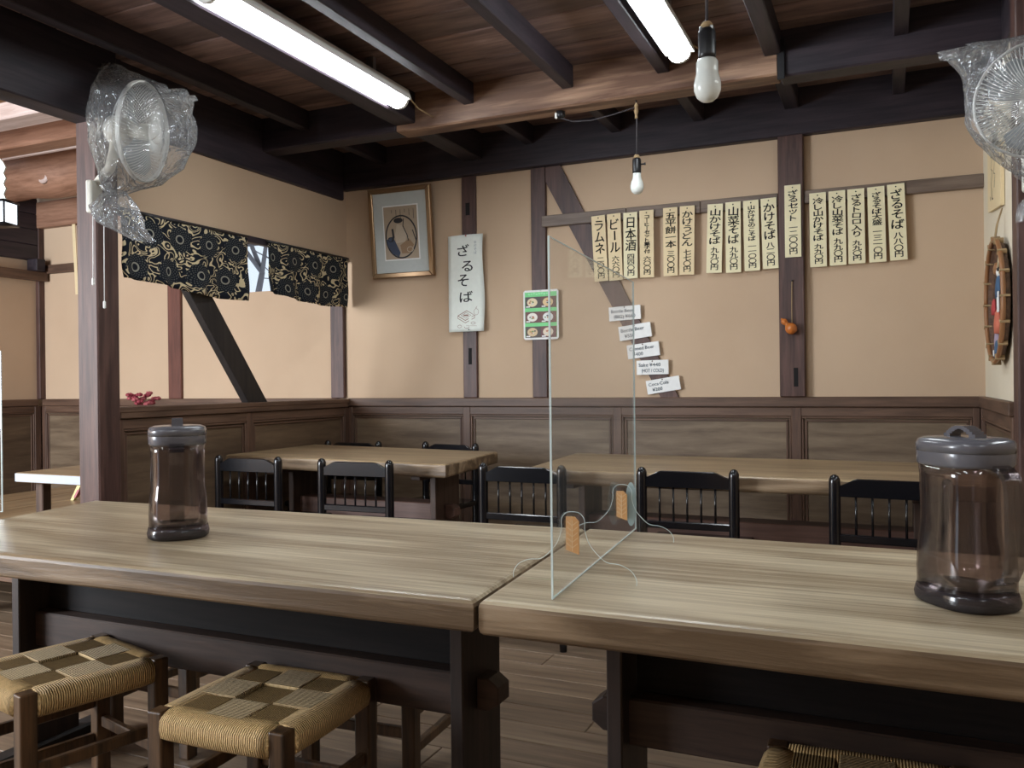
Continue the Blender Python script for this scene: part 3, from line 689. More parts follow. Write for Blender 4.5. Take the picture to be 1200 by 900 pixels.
# green dish poster
TL = at(611.8, 341, 1, YB-.024); TR = at(652.8, 337, 1, YB-.024); BL = at(614, 398.5, 1, YB-.024); W, Hh = TR.x-TL.x, TL.z-BL.z
t = thing('dish_poster', 'green laminated dish poster with six food photos on the second thin post', 'poster', (BL.x, YB-.024, BL.z))
fm = lambda u, v, d: (u, -d, v)
prism('laminate', [(0, .01), (.01, 0), (W-.01, 0), (W, .01), (W, Hh-.01), (W-.01, Hh), (.01, Hh), (0, Hh-.01)], 0, .003, 'card', t, fm)
prism('green_sheet', [(.010, .012), (W-.010, .012), (W-.010, Hh-.012), (.010, Hh-.012)], .003, .0036, 'green', t, fm)
cols = [((.05, .035, .03), (.75, .62, .40)), ((.09, .03, .02), (.70, .50, .25)), ((.12, .03, .025), (.80, .76, .68)), ((.14, .04, .03), (.75, .75, .72)), ((.05, .03, .02), (.62, .46, .26)), ((.12, .03, .03), (.72, .60, .45))]
TOP = [plain('topping_%d' % k, c, .5) for k, c in enumerate(((.05, .05, .045), (.45, .25, .08), (.62, .60, .55), (.12, .22, .06), (.40, .10, .06)))]
for i in range(6):
    r, c = divmod(i, 2); u0 = .012+c*(W-.024)/2; u1 = u0+(W-.024)/2; v1 = Hh*(.865-.30*r); v0 = v1-Hh*.225
    ph = prism('dish_photo', [(u0, v0), (u1, v0), (u1, v1), (u0, v1)], .0036, .0041, plain('photo_dark_%d' % i, cols[i][0], .5), t, fm)
    cx, cy, rr = (u0+u1)/2-.004, (v0+v1)/2, min(u1-u0, (v1-v0)*1.25)*.40
    prism('bowl_print', arc(cx, cy, rr, rr*.78, 0, 2*PI, 16)[:-1], .0041, .0045, plain('photo_bowl_%d' % i, cols[i][1], .5), ph, fm)
    for k in range(5):
        a_ = k*2.4+i*1.1; rd = rr*(.15+.42*((k*37+i*13) % 10)/10)
        prism('topping_print', arc(cx+rd*math.cos(a_), cy+.75*rd*math.sin(a_), rr*(.16+.05*(k % 3)), rr*.14, 0, 2*PI, 7)[:-1], .0045, .0048+.0001*k, TOP[(k+i) % 5], ph, fm)
    prism('price_tag_print', [(u0+.006, v0+.004), (u0+.030, v0+.004), (u0+.030, v0+.011), (u0+.006, v0+.011)], .0045, .0052, 'card', ph, fm)
strokes('header_print', [([(.03+i*.016, Hh*.925), (.042+i*.016, Hh*.925+.004*(i % 3-1))], .010) for i in range(8)], lambda u, v: (u, -.0038, v), plain('pale_green_print', (.30, .74, .36), .5), t)
strokes('footer_print', [([(.02+i*.011, .030), (.025+i*.011, .026+.004*(i % 2))], .006) for i in range(13)], lambda u, v: (u, -.0038, v), plain('dark_green_print', (.05, .20, .06), .5), t)
lathe('pin', [(0, 0), (.004, .001), (.003, .005), (0, .006)], 'white', t, 8, Matrix.Translation((W*.5, -.003, Hh-.004)) @ Matrix.Rotation(PI/2, 4, 'X'))

# framed picture (leans forward a little at the top)
BL = at(438, 327, 1, YB-.03); BR = at(509.5, 322, 1, YB-.03); T0 = at(433, 224, 1, YB-.06)
W, Hh = BR.x-BL.x, T0.z-BL.z
t = thing('framed_picture', 'gold framed figure print with wide grey mat hanging by the corner', 'picture', (BL.x, YB-.035, BL.z))
t.rotation_euler = (math.radians(6), math.radians(.5), 0)
fw = .030
def pm(u, v, d): return (u, -d, v)
for nm, pl in (('frame_bar', [(0, 0), (W, 0), (W-fw, fw), (fw, fw)]), ('frame_bar', [(0, Hh), (fw, Hh-fw), (W-fw, Hh-fw), (W, Hh)]), ('frame_bar', [(0, 0), (fw, fw), (fw, Hh-fw), (0, Hh)]), ('frame_bar', [(W, 0), (W, Hh), (W-fw, Hh-fw), (W-fw, fw)])):
    prism(nm, pl, -.022, .012, 'gold', t, pm, .004, 1)
prism('mat_board', [(fw*.8, fw*.8), (W-fw*.8, fw*.8), (W-fw*.8, Hh-fw*.8), (fw*.8, Hh-fw*.8)], -.018, -.002, 'mat', t, pm)
u0, u1, v0, v1 = W*.235, W*.775, Hh*.205, Hh*.79
prism('mat_bevel', [(u0-.008, v0-.008), (u1+.008, v0-.008), (u1+.008, v1+.008), (u0-.008, v1+.008)], -.002, -.001, 'card', t, pm)
pr = prism('print_sheet', [(u0, v0), (u1, v0), (u1, v1), (u0, v1)], -.001, .0, plain('aged_print_paper', (.42, .33, .24), .7), t, pm)
cx, cy, rx, ry = (u0+u1)/2, v0+(v1-v0)*.42, (u1-u0)*.46, (v1-v0)*.40
q = lambda u, v: pm(u, v, .0006)
blk, blu, skin, och = plain('print_black', (.02, .02, .025), .7), plain('print_blue', (.05, .065, .11), .7), plain('print_skin', (.52, .43, .33), .7), plain('print_ochre', (.30, .19, .11), .7)
strokes('print_oval', [(arc(cx, cy, rx, ry, 0, 2*PI, 40), .009)], q, blk, pr)
prism('print_hair', arc(cx-rx*.15, cy+ry*.78, rx*.30, ry*.13, 0, 2*PI, 14)[:-1], .0003, .0008, blk, pr, pm)
prism('print_face', [(cx-rx*.35, cy-ry*.3), (cx+rx*.25, cy-ry*.25), (cx+rx*.35, cy+ry*.1), (cx+rx*.05, cy+ry*.55), (cx-rx*.25, cy+ry*.62), (cx-rx*.4, cy+ry*.1)], .0003, .0007, skin, pr, pm)
prism('print_robe', [(cx-rx*.95, cy-ry*.1), (cx-rx*.55, cy+ry*.05), (cx-rx*.35, cy-ry*.3), (cx-rx*.1, cy-ry*.75), (cx-rx*.2, cy-ry*.95), (cx-rx*.6, cy-ry*.78), (cx-rx*.9, cy-ry*.4)], .0003, .0009, blu, pr, pm)
prism('print_sash', [(cx-rx*.1, cy-ry*.4), (cx+rx*.5, cy-ry*.1), (cx+rx*.8, cy-ry*.4), (cx+rx*.55, cy-ry*.8), (cx, cy-ry*.8)], .0003, .0008, och, pr, pm)
LQ = lambda u, v: pm(u, v, .0011)
strokes('print_sleeve_line', [([(cx+rx*.2, cy+ry*.85), (cx+rx*.15, cy+ry*.5), (cx+rx*.4, cy+ry*.05), (cx+rx*.45, cy-ry*.2)], .006)], LQ, blk, pr)
strokes('print_hair_line', [([(cx-rx*.55, cy+ry*.4), (cx-rx*.5, cy+ry*.0), (cx-rx*.6, cy-ry*.2)], .014)], LQ, blk, pr)
strokes('print_edge_line', [([(cx+rx*.75, cy+ry*.3), (cx+rx*.95, cy-ry*.2)], .006)], LQ, blk, pr)
strokes('print_knot', [(arc(cx-rx*.7, cy-ry*.1, rx*.16, ry*.1, 0, 2*PI), .005)], LQ, blk, pr)
strokes('print_blossom', [(arc(cx+rx*.55, cy-ry*.62, rx*.2, ry*.12, 0, 2*PI), .004)], LQ, skin, pr)
for i in range(6): strokes('print_script', [([(u0+(u1-u0)*(.25+.13*i), v1-.02), (u0+(u1-u0)*(.25+.13*i), v1-.02-.02*(1+i % 3))], .003)], LQ, blk, pr)
tube('hanging_wire', [(W*.2, .02, Hh*.8), (W*.5, .022, Hh*1.02), (W*.8, .02, Hh*.8)], .0015, 'steel', t, 6)

# gourd on a string
n0 = at(928, 329, 1, YB-.052); g0 = at(927, 385, 1, YB-.075)
t = thing('gourd_ornament', 'small orange gourd hanging by a string on the thick post', 'ornament', (n0.x, YB-.045, n0.z))
gz, gx = g0.z-n0.z, g0.x-n0.x
mt = Matrix.Translation((gx, -.030, gz)) @ Matrix.Rotation(math.radians(-42), 4, 'Y')
lathe('gourd', [(0, -.030), (.015, -.028), (.026, -.015), (.0295, .0), (.026, .014), (.015, .026), (.0105, .032), (.014, .040), (.0165, .048), (.014, .057), (.007, .063), (.004, .070), (0, .072)], 'gourd', t, 24, mt)
tube('string', [(0, -.008, 0), (gx*.2-.001, -.010, gz*.5), (gx+.004, -.02, gz+.022)], .0022, 'twine', t)
lathe('nail', [(0, 0), (.004, 0), (.004, .010), (0, .011)], 'black', t, 8, Matrix.Rotation(PI/2, 4, 'X'))

# ------------------------------------------------------------------ right wall: plaque and basket
a0, a1, a2, a3 = [at(*q, 0, XR-.012) for q in ((1161, 176), (1177, 165), (1162, 250), (1178, 240))]
t = thing('wall_plaque', 'narrow tan wooden plaque with brush writing above the hanging basket', 'plaque', (XR-.012, 3.95, 1.75))
yl, yr = 4.22, 3.77
fm = lambda u, v, d: (-d, -u, v)
PH = .30
prism('plaque_board', [(-(yl-3.95), .03), (3.95-yr, -.02), (3.95-yr, PH-.07), (-(yl-3.95), PH)], -.010, .004, 'strip_y', t, fm)
strokes('brush_writing', [([(-.02, .26), (-.04, .21), (.0, .20), (-.03, .15), (.01, .14), (-.02, .09)], [.006, .012, .006, .012, .006, .010]), ([(-.14, .24), (-.09, .23), (-.13, .19), (-.08, .17), (-.13, .13), (-.10, .06), (-.06, .05)], [.006, .012, .006, .012, .008, .012, .004]), ([(.03, .25), (.05, .22)], .010), ([(-.17, .08), (-.15, .06)], .008)], lambda u, v: fm(u, v, .0048), 'ink', t)
tube('peg', [(.012, 0, PH*.9), (-.012, 0, PH*.9)], .004, 'black', t, 8)
bc = Vector((XR-.006, 3.78, 1.36))
t = thing('winnowing_basket', 'shallow round woven basket with colourful dolls hanging on the side wall', 'basket', tuple(bc), math.radians(1.2))
R_ = .238
MX = Matrix.Rotation(-PI/2, 4, 'Y')
bm = bmesh.new(); add_lathe(bm, [(0, .002), (R_*.8, .003), (R_*.97, .012), (R_, .034), (R_*.985, .034), (R_*.95, .016), (R_*.8, .009), (0, .006)], 40, MX)
link('tray', fin(bm, 'tray'), 'basket', t, smooth=True)
bm = bmesh.new(); add_tube(bm, [(-.034, R_*1.0*math.cos(a*PI/24), R_*1.0*math.sin(a*PI/24)) for a in range(49)], .009, 8); link('rim', fin(bm, 'rim'), 'bamboo', t, smooth=True)
for k in range(16):
    a = k*PI/8; box('rim_binding', -.0445, -.012, -.004, .004, R_-.012, R_+.012, 'twine', t, .001).rotation_euler = (a, 0, 0)
bm = bmesh.new()
for k in range(-9, 10):
    c = k*R_*.105; hh = math.sqrt(max(0, (R_*.93)**2-c*c))
    add_box(bm, -.0115 if k % 2 else -.0105, -.008, c-R_*.04, c+R_*.04, -hh, hh)
    add_box(bm, -.0105 if k % 2 else -.0115, -.008, -hh, hh, c-R_*.04, c+R_*.04)
o = link('weave', fin(bm, 'weave'), 'basket', t); o['kind'] = 'stuff'
tube('hanging_loop', [(-.03, .006, R_), (-.022, .010, R_+.06), (-.004, 0, R_+.12), (-.022, -.012, R_+.06), (-.03, -.014, R_)], .003, 'twine', t, 6)
def doll(dy, dz, robe, s, face=True, label=None):
    o = lathe('doll', [(0, -.055), (.034, -.052), (.036, -.02), (.026, .02), (.014, .03), (0, .032)], robe, t, 14, Matrix.Translation((-.024, dy, dz)) @ Matrix.Diagonal((.40, 1, 1, 1)) @ Matrix.Scale(s, 4))
    if face:
        lathe('doll_head', [(0, -.019), (.013, -.014), (.019, 0), (.014, .013), (0, .019)], 'card', o, 12, Matrix.Translation((-.024, dy, dz+.044*s)) @ Matrix.Diagonal((.6, 1, 1, 1)) @ Matrix.Scale(s, 4))
        lathe('doll_hair', [(.0205, .001), (.017, .014), (.006, .021), (0, .022)], 'black', o, 12, Matrix.Translation((-.022, dy, dz+.046*s)) @ Matrix.Diagonal((.6, 1, 1, 1)) @ Matrix.Scale(s, 4))
    return o
blue, coral, red, lilac = plain('blue_cloth', (.05, .10, .18), .8), plain('coral_cloth', (.55, .15, .09), .8), plain('red_cloth', (.42, .05, .05), .8), plain('lilac_cloth', (.35, .28, .36), .8)
doll(-.06, .06, blue, 1.0); doll(.08, -.01, red, .75, False); doll(-.03, -.07, coral, 1.1, False); doll(.0, -.135, lilac, .8, False); doll(-.01, -.175, blue, .9, False)
box('doll_paper', -.034, -.028, -.10, -.065, -.05, .03, 'card', t, .002); box('doll_paper', -.034, -.028, .0, .05, -.215, -.19, 'card', t, .002)
prism('paper_fan', [(-.09, .17), (-.055, .115), (-.12, .155)], -.030, -.026, 'strip', t, lambda u, v, d: (d, u, v))
lathe('twig_knot', [(0, -.03), (.03, -.02), (.034, .0), (.02, .02), (0, .024)], 'bamboo', t, 9, Matrix.Translation((-.020, .03, .13)) @ Matrix.Diagonal((.4, 1, 1, 1)))

# ------------------------------------------------------------------ door curtains (noren)
def noren(label, y0, y1, ztop, zl, zr, seed):
    t = thing('noren_curtain', label, 'curtain', (XL+.03, y0, min(zl, zr)), 0, 'floral curtain pair')
    rnd = random.Random(seed); n, mrows = 60, 14; L_ = y1-y0; zb = min(zl, zr)
    bm = bmesh.new(); uvl = bm.loops.layers.uv.new('UVMap'); G_ = []
    for j in range(mrows+1):
        v = j/mrows; row = []
        for i in range(n+1):
            u = i/n; zbot = zl+(zr-zl)*u+.012*math.sin(u*5+seed)
            z = ztop+(zbot-ztop)*v; d = (.004+.011*v)*math.sin(u*21+seed+1.2*math.sin(4*u)) + .006*v*math.sin(47*u)
            row.append((bm.verts.new((d, L_*u+.008*v*math.sin(9*v+seed)*(1 if u > .5 else -1), z-zb)), (u*L_+seed*.31, v*(ztop-zbot))))
        G_.append(row)
    for j in range(mrows):
        for i in range(n):
            q = (G_[j][i], G_[j][i+1], G_[j+1][i+1], G_[j+1][i])
            f = bm.faces.new([x[0] for x in q])
            for lp, x in zip(f.loops, q): lp[uvl].uv = x[1]
    o = link('cloth', fin(bm, 'cloth'), 'noren', t, smooth=True)
    s = o.modifiers.new('thickness', 'SOLIDIFY'); s.thickness = .0015
    tube('rod', [(0, -.004, ztop-zb+.002), (0, L_+.004, ztop-zb+.002)], .006, 'black', t)
noren('wide black floral curtain hanging beside the bagged fan', 2.775, 3.60, 1.862, 1.545, 1.522, 1)
noren('black floral curtain hanging in the wall corner by the picture', 3.765, 4.535, 1.865, 1.575, 1.548, 2)

# red flowers on the ledge
fl = at(168, 468, 0, XL-.06)
t = thing('flower_sprig', 'small bunch of dried red flowers on the partition ledge', 'flowers', (XL-.055, fl.y, CAP-.004))
rc = [plain('dried_red_petal', (.26, .03, .045), .8), plain('dried_pink_petal', (.36, .08, .09), .8)]
for k in range(26):
    p = Vector((random.uniform(-.045, .045), random.uniform(-.065, .065), random.uniform(.010, .062)*(1 if k % 3 else .6)))
    bm = bmesh.new()
    for a in range(5):
        an = a*2*PI/5+k; c = p+Vector((math.cos(an), math.sin(an), .25*math.sin(k+a)))*.0085
        r = bmesh.ops.create_icosphere(bm, subdivisions=1, radius=.0085)
        for v in r['verts']: v.co = v.co+c
    link('blossom', fin(bm, 'blossom'), rc[k % 2], t)
for k in range(6): tube('stem', [(random.uniform(-.03, .03), -.02+.012*k, .004), (0, .03*(k-3)*.5, .03)], .002, 'twine', t, 5)

# ------------------------------------------------------------------ annex lamp with zigzag paper
lc = at(1, 250, 1, 3.0)
t = thing('paper_lantern', 'black framed white lantern hung with zigzag paper in the annex', 'lantern', tuple(lc))
lathe('shade', [(0, -.055), (.075, -.055), (.075, .055), (0, .055)], emit('lantern_paper', (.85, .93, 1), 1.3), t, 4, Matrix.Rotation(PI/4+.35, 4, 'Z'))
for zz in (-.062, .058):
    lathe('frame_ring', [(0, -.006), (.088, -.006), (.088, .006), (0, .006)], 'black', t, 4, Matrix.Translation((0, 0, zz)) @ Matrix.Rotation(PI/4+.35, 4, 'Z'))
for k in range(4):
    a = .35+PI/4+k*PI/2; box('frame_bar', .080*math.cos(a)-.004, .080*math.cos(a)+.004, .080*math.sin(a)-.004, .080*math.sin(a)+.004, -.06, .06, 'black', t, .001)
tube('cord', [(-.02, 0, .06), (-.02, 0, 2.46-lc.z)], .003, 'string', t)
zz = [(.0, .07)]+[(.028 if i % 2 else .046, .07+.028*i) for i in range(8)]+[(.0, .29)]
prism('zigzag_paper', [(a+.0, b) for a, b in zz], -.004, .004, 'paper', t, lambda u, v, d: (u, d, v))

# ------------------------------------------------------------------ tables
def trestle_table(label, outline, z, th, legs_x, ly0, ly1, mtop, sx0, sx1, group, dark=True, bev=.012, tenon=.052, board=False):
    xs = [p[0] for p in outline]; ys = [p[1] for p in outline]; cx, cy = sum(xs)/4, sum(ys)/4
    t = thing('trestle_table', label, 'table', (cx, cy, 0), 0, group)
    lo = [(x-cx, y-cy) for x, y in outline]
    bm = bmesh.new(); add_prism(bm, lo, z-th, z, bev=bev, seg=3)
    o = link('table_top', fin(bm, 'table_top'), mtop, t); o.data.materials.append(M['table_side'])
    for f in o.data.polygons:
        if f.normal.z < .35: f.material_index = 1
    a, b = ly0-cy, ly1-cy; cm = (a+b)/2
    lm, sm_ = ('black_z', 'black_x') if dark else ('brown_z', 'redboard')
    for x in legs_x:
        box('leg', x-cx-.0155, x-cx+.0155, a, b, .05, z-th, 'brown_z' if not dark else 'stile_dark', t, .003)
        box('leg_foot', x-cx-.03, x-cx+.03, a-.12, b+.12, 0, .06, lm, t, .006)
        box('top_cleat', x-cx-.025, x-cx+.025, a-.16, b+.16, z-th-.028, z-th, lm, t, .004)
    zt = z-(.268 if dark else .222)
    box('stretcher', legs_x[0]-cx-.0, legs_x[1]-cx+.0, cm-(.045 if dark else .07), cm+.05, zt-.095, zt, 'brown_x' if dark else 'redboard', t, .004)
    for x, s in ((legs_x[0], -1), (legs_x[1], 1)):
        e0, e1 = x-cx+s*.0155, x-cx+s*(.0155+tenon)
        pl = [(0, -.035), (tenon*.55, -.035), (tenon, -.018), (tenon, .018), (tenon*.55, .035), (0, .035)]
        prism('tenon', [(e0+s*u, zt-.045+v) for u, v in pl], cm-.03, cm+.03, 'brown_x' if dark else 'redboard', t, lambda u, v, d: (u, d, v), .003, 1)
    if dark: box('apron', legs_x[0]-cx+.02, legs_x[1]-cx-.02, cm-.002, cm+.022, zt, z-th, 'black_x', t, .002)
    return t
M['stile_dark'] = wood('dark_leg_wood', (.015, .010, .009), (.042, .027, .022), grain=2, rough=.55)
GT = 'big front tables'
trestle_table('long wooden front table carrying the farther water pitcher', [(-2.19, 1.235), (-.632, 1.255), (-.688, 1.985), (-2.325, 1.935)], .70, .056, (-2.215, -.838), 1.58, 1.767, 'table', 0, 0, GT)
trestle_table('long wooden front table carrying the clear screen and nearer pitcher', [(-.626, 1.262), (1.05, 1.252), (1.02, 1.965), (-.682, 1.99)], .70, .060, (-.492, .86), 1.58, 1.767, 'table', 0, 0, GT)
GB = 'tables along the back wall'
trestle_table('wooden table in the corner under the curtains, with chairs on both sides', [(-3.10, 3.36), (-1.76, 3.24), (-1.83, 3.93), (-3.10, 4.10)], .71, .062, (-2.80, -1.97), 3.50, 3.74, 'table_b', 0, 0, GB, False)
trestle_table('long wooden table below the menu strips', [(-1.385, 3.225), (.36, 3.20), (.36, 3.975), (-1.44, 4.02)], .705, .060, (-1.22, .10), 3.48, 3.72, 'table_b', 0, 0, GB, False)
t = thing('low_platform', 'low wide wooden platform in the annex beyond the purple post', 'platform', (-4.0, 3.4, 0))
for k in range(5): box('deck_board', -.80+.305*k, -.80+.305*k+.302, -1.0, 1.12, .39, .43, 'table_y', t, .004)
for sx in (-.72, .0, .66):
    for sy in (-.9, .98): box('leg', sx-.04, sx+.04, sy-.04, sy+.04, 0, .39, 'brown_z', t, .004)
box('skirt_board', -.80, .723, -1.0, -.97, .24, .388, 'rail', t, .003); box('skirt_board', -.80, -.77, -.97, 1.12, .24, .388, 'rail_y', t, .003)
t = thing('annex_table', 'low table with daylight painted on its edge on the annex platform', 'table', (-3.6, 3.2, .43))
bm = bmesh.new(); add_prism(bm, [(-.31, -.40), (.29, -.40), (.29, .40), (-.35, .40)], .17, .218, bev=.006)
link('table_top', fin(bm, 'table_top'), 'table_b', t)
for sx in (-.22, .20):
    for sy in (-.32, .32): box('leg', sx-.025, sx+.025, sy-.025, sy+.025, 0, .17, 'brown_z', t, .004)
box('daylit_edge', -.312, .29, -.404, -.4005, .174, .214, plain('daylit_table_edge', (.46, .50, .56), .6), t, .001)  # bluish daylight on the front edge, painted as a pale strip

# ------------------------------------------------------------------ chairs
def make_chair():
    t = thing('spindle_chair', 'chair', 'chair')
    hw = .172
    for s in (-1, 1):
        lathe('back_post', [(.014, 0), (.0185, .12), (.0195, .40), (.0195, .706), (.0185, .718), (.0135, .729), (.006, .7345), (0, .735)], 'lacquer', t, 18, Matrix.Translation((s*hw, 0, 0)))
        lathe('front_leg', [(.013, 0), (.0185, .15), (.019, .395), (0, .395)], 'lacquer', t, 14, Matrix.Translation((s*hw, .36, 0)))
        tube('side_stretcher', [(s*hw, 0, .17), (s*hw, .36, .17)], .009, 'lacquer', t)
        tube('side_stretcher', [(s*hw, 0, .26), (s*hw, .36, .26)], .009, 'lacquer', t)
    e = hw-.010
    pl = [(-e, .660), (e, .660), (e, .695), (e-.012, .696), (e-.05, .718), (e-.062, .722), (-e+.062, .722), (-e+.05, .718), (-e+.012, .696), (-e, .695)]
    prism('top_rail', pl, -.010, .010, 'lacquer', t, lambda u, v, d: (u, d, v), .002, 1)
    box('lower_rail', -e, e, -.009, .009, .505, .532, 'lacquer', t, .003)
    for k in range(5):
        x = (k-2)*.052
        tube('spindle', [(x, 0, .530), (x, 0, .662)], .0042, 'lacquer', t, 8)
    prism('seat', [(-.185, -.012), (.185, -.012), (.20, .38), (-.20, .38)], .395, .425, 'lacquer', t, bev=.008)
    tube('front_stretcher', [(-hw, .36, .20), (hw, .36, .20)], .009, 'lacquer', t)
    tube('back_stretcher', [(-hw, 0, .20), (hw, 0, .20)], .009, 'lacquer', t)
    return t
chair = make_chair()
def midpt(a, b, z=.735):
    A, B = at(*a, 2, z), at(*b, 2, z); return ((A.x+B.x)/2, (A.y+B.y)/2), math.atan2(B.y-A.y, B.x-A.x)
GC = 'black spindle chairs'
spots = [((255, 533), (327, 535), 0, 'black spindle chair behind the farther pitcher, back to the front table'),
 ((376, 537), (457, 539), 0, 'black spindle chair backed to the front table at the corner table end'),
 ((567, 542), (657, 545), 0, 'black spindle chair seen partly through the clear screen edge'),
 ((750, 547), (862, 550), 0, 'black spindle chair backed toward us just beyond the clear screen'),
 ((986, 556), (1101, 561), 0, 'black spindle chair half hidden by the nearer pitcher'),
 ((378, 516), (443, 517), PI, 'black spindle chair against the wall below the framed picture'),
 ((493, 517), (557, 520), PI, 'black spindle chair against the wall below the paper scroll')]
for i, (a, b, fl_, lab) in enumerate(spots):
    (x, y), ang = midpt(a, b)
    rz = (ang*.6)+fl_
    if fl_: y += .03
    if i == 0:
        chair.location = (x, y, 0); chair.rotation_euler = (0, 0, rz); tag(chair, lab, 'chair', GC)
    else: copy_thing(chair, (x, y, 0), rz, lab, GC)

# ------------------------------------------------------------------ rush stools
def make_stool():
    t = thing('rush_stool', 'stool', 'stool'); h = .15; lw = .0185
    for sx in (-1, 1):
        for sy in (-1, 1):
            bm = bmesh.new(); add_box(bm, -lw, lw, -lw, lw, 0, .402, .004, 2)
            link('leg', fin(bm, 'leg'), 'stoolleg', t, (sx*h, sy*h, 0))
    for s in (-1, 1):
        for z, w_ in ((.12, .012), (.215, .012)):
            box('side_rail', s*h-.009, s*h+.009, -h+lw, h-lw, z, z+.028, 'stoolleg', t, .003)
        for z in (.165,): box('cross_rail', -h+lw, h-lw, s*h-.009, s*h+.009, z, z+.028, 'stoolleg', t, .003)
    def roll(along, s):
        bm = bmesh.new(); n = 10
        prof = [(-.028, .352), (-.016, .3435), (.008, .3435), (.020, .352), (.025, .370), (.023, .388), (.012, .399), (-.006, .403), (-.045, .4005), (-.045, .385)]
        rings = []
        for i in range(n+1):
            u = -h+lw+.001+(2*h-2*lw-.002)*i/n; bul = .004*math.sin(PI*i/n)
            rings.append([bm.verts.new(((u, s*(h+p+ (bul if p > 0 else 0)), q) if along == 0 else (s*(h+p+(bul if p > 0 else 0)), u, q))) for p, q in prof])
        for a, b in zip(rings, rings[1:]):
            for k in range(len(prof)): bm.faces.new((a[k], a[(k+1) % len(prof)], b[(k+1) % len(prof)], b[k]))
        bm.faces.new(rings[0][::-1]); bm.faces.new(rings[-1])
        link('woven_edge', fin(bm, 'woven_edge'), 'rush_edge' if along == 0 else 'rush_edge_y', t, smooth=True)
    for s in (-1, 1): roll(0, s); roll(1, s)
    g = .141; c = 2*g/3
    for i in range(3):
        for j in range(3):
            x0, y0 = -g+c*i, -g+c*j; odd = (i+j) % 2
            zt = .4030 if odd else .4015
            bm = bmesh.new(); add_box(bm, x0+.0008, x0+c-.0008, y0+.0008, y0+c-.0008, .385, zt-(.004 if (i == 1 and j == 1) else 0), .003, 2)
            link('woven_square', fin(bm, 'woven_square'), 'rush_b' if odd else 'rush_a', t)
    return t
stool = make_stool()
def rot2(x, y, a): return (x*math.cos(a)-y*math.sin(a), x*math.sin(a)+y*math.cos(a))
GS = 'rush seat stools under the front tables'
stool.location = (-1.222, 1.442, 0); stool.rotation_euler = (0, 0, .035); tag(stool, 'rush seat stool in the middle, whole seat in view', 'stool', GS)
a = math.radians(-15); dx, dy = rot2(-.15, .15, a)
copy_thing(stool, (-1.712+dx, 1.242+dy, 0), a, 'rush seat stool cut off at the edge below the farther pitcher', GS)
copy_thing(stool, (-.035, 1.452, 0), .02, 'shaded rush seat stool under the table of the nearer pitcher', GS)
copy_thing(stool, (-1.265, 1.985, 0), .05, 'stool on the far side of the front table, behind the middle stool', GS)
copy_thing(stool, (-1.985, 1.985, 0), -.03, 'stool on the far side of the front table near the purple post', GS)

# ------------------------------------------------------------------ pitchers
def sup(a, b, n=2.6):
    def f(t):
        c, s = math.cos(t), math.sin(t)
        return (a*math.copysign(abs(c)**(2/n), c), b*math.copysign(abs(s)**(2/n), s))
    return f
def make_pitcher():
    t = thing('water_pitcher', 'pitcher', 'pitcher'); S = sup(1.0, .82)
    lathe('base', [(0, 0), (.072, 0), (.077, .004), (.0785, .012), (.076, .022), (.074, .027), (0, .027)], 'smokedark', t, 48, sq=S)
    lathe('body', [(.0735, .027), (.074, .055), (.072, .095), (.068, .125), (.0675, .16), (.0685, .205), (.070, .224), (.067, .224), (.0655, .205), (.0645, .16), (.065, .125), (.069, .095), (.071, .055), (.0705, .030), (0, .030)], 'smoke', t, 48, sq=S)
    lathe('lid_band', [(.0705, .222), (.0725, .226), (.073, .243), (.0725, .245), (.069, .245), (.069, .222)], 'lid', t, 48, sq=S)
    lathe('lid', [(.0735, .244), (.0735, .256), (.070, .263), (.060, .2665), (.03, .268), (0, .268)], 'lid', t, 48, sq=S)
    pts = [(-.032+.064*i/12, 0, .2655+.017*math.sin(PI*i/12)) for i in range(13)]
    bm = bmesh.new()
    for p, q in zip(pts, pts[1:]): 
        add_box(bm, p[0]-.001, q[0]+.001, -.011, .011, min(p[2], q[2])-.002, max(p[2], q[2])+.0025)
    link('lid_handle', fin(bm, 'lid_handle'), 'lid', t, smooth=False)
    path = [(.064, .226), (.082, .219), (.092, .207), (.096, .18), (.096, .10), (.094, .072), (.086, .056), (.072, .048)]
    bm = bmesh.new(); rings = []
    for i, (x, z) in enumerate(path):
        a = path[max(i-1, 0)]; b = path[min(i+1, len(path)-1)]; tx, tz = b[0]-a[0], b[1]-a[1]; l = math.hypot(tx, tz); nx_, nz_ = -tz/l, tx/l
        rings.append([bm.verts.new((x+nx_*o_*.004, yy*.0145, z+nz_*o_*.004)) for o_, yy in ((1, -1), (1, 1), (-1, 1), (-1, -1))])
    for p, q in zip(rings, rings[1:]):
        for k in range(4): bm.faces.new((p[k], p[(k+1) % 4], q[(k+1) % 4], q[k]))
    bm.faces.new(rings[0][::-1]); bm.faces.new(rings[-1])
    link('handle', fin(bm, 'handle'), 'smokemid', t)
    box('spout', -.083, -.066, -.016, .016, .226, .244, 'lid', t, .004)
    return t
pit = make_pitcher(); pit.location = (-1.575, 1.545, .70); pit.rotation_euler = (0, 0, math.radians(-46)); pit.scale = (1.1, 1.1, 1.0)
tag(pit, 'smoky water pitcher standing farther back in front of the purple post', 'pitcher', 'smoky water pitchers')
p2 = copy_thing(pit, (.112, 1.535, .70), math.radians(-52), 'smoky water pitcher standing nearest to us at the table edge', 'smoky water pitchers'); p2.scale = (1, 1, 1)

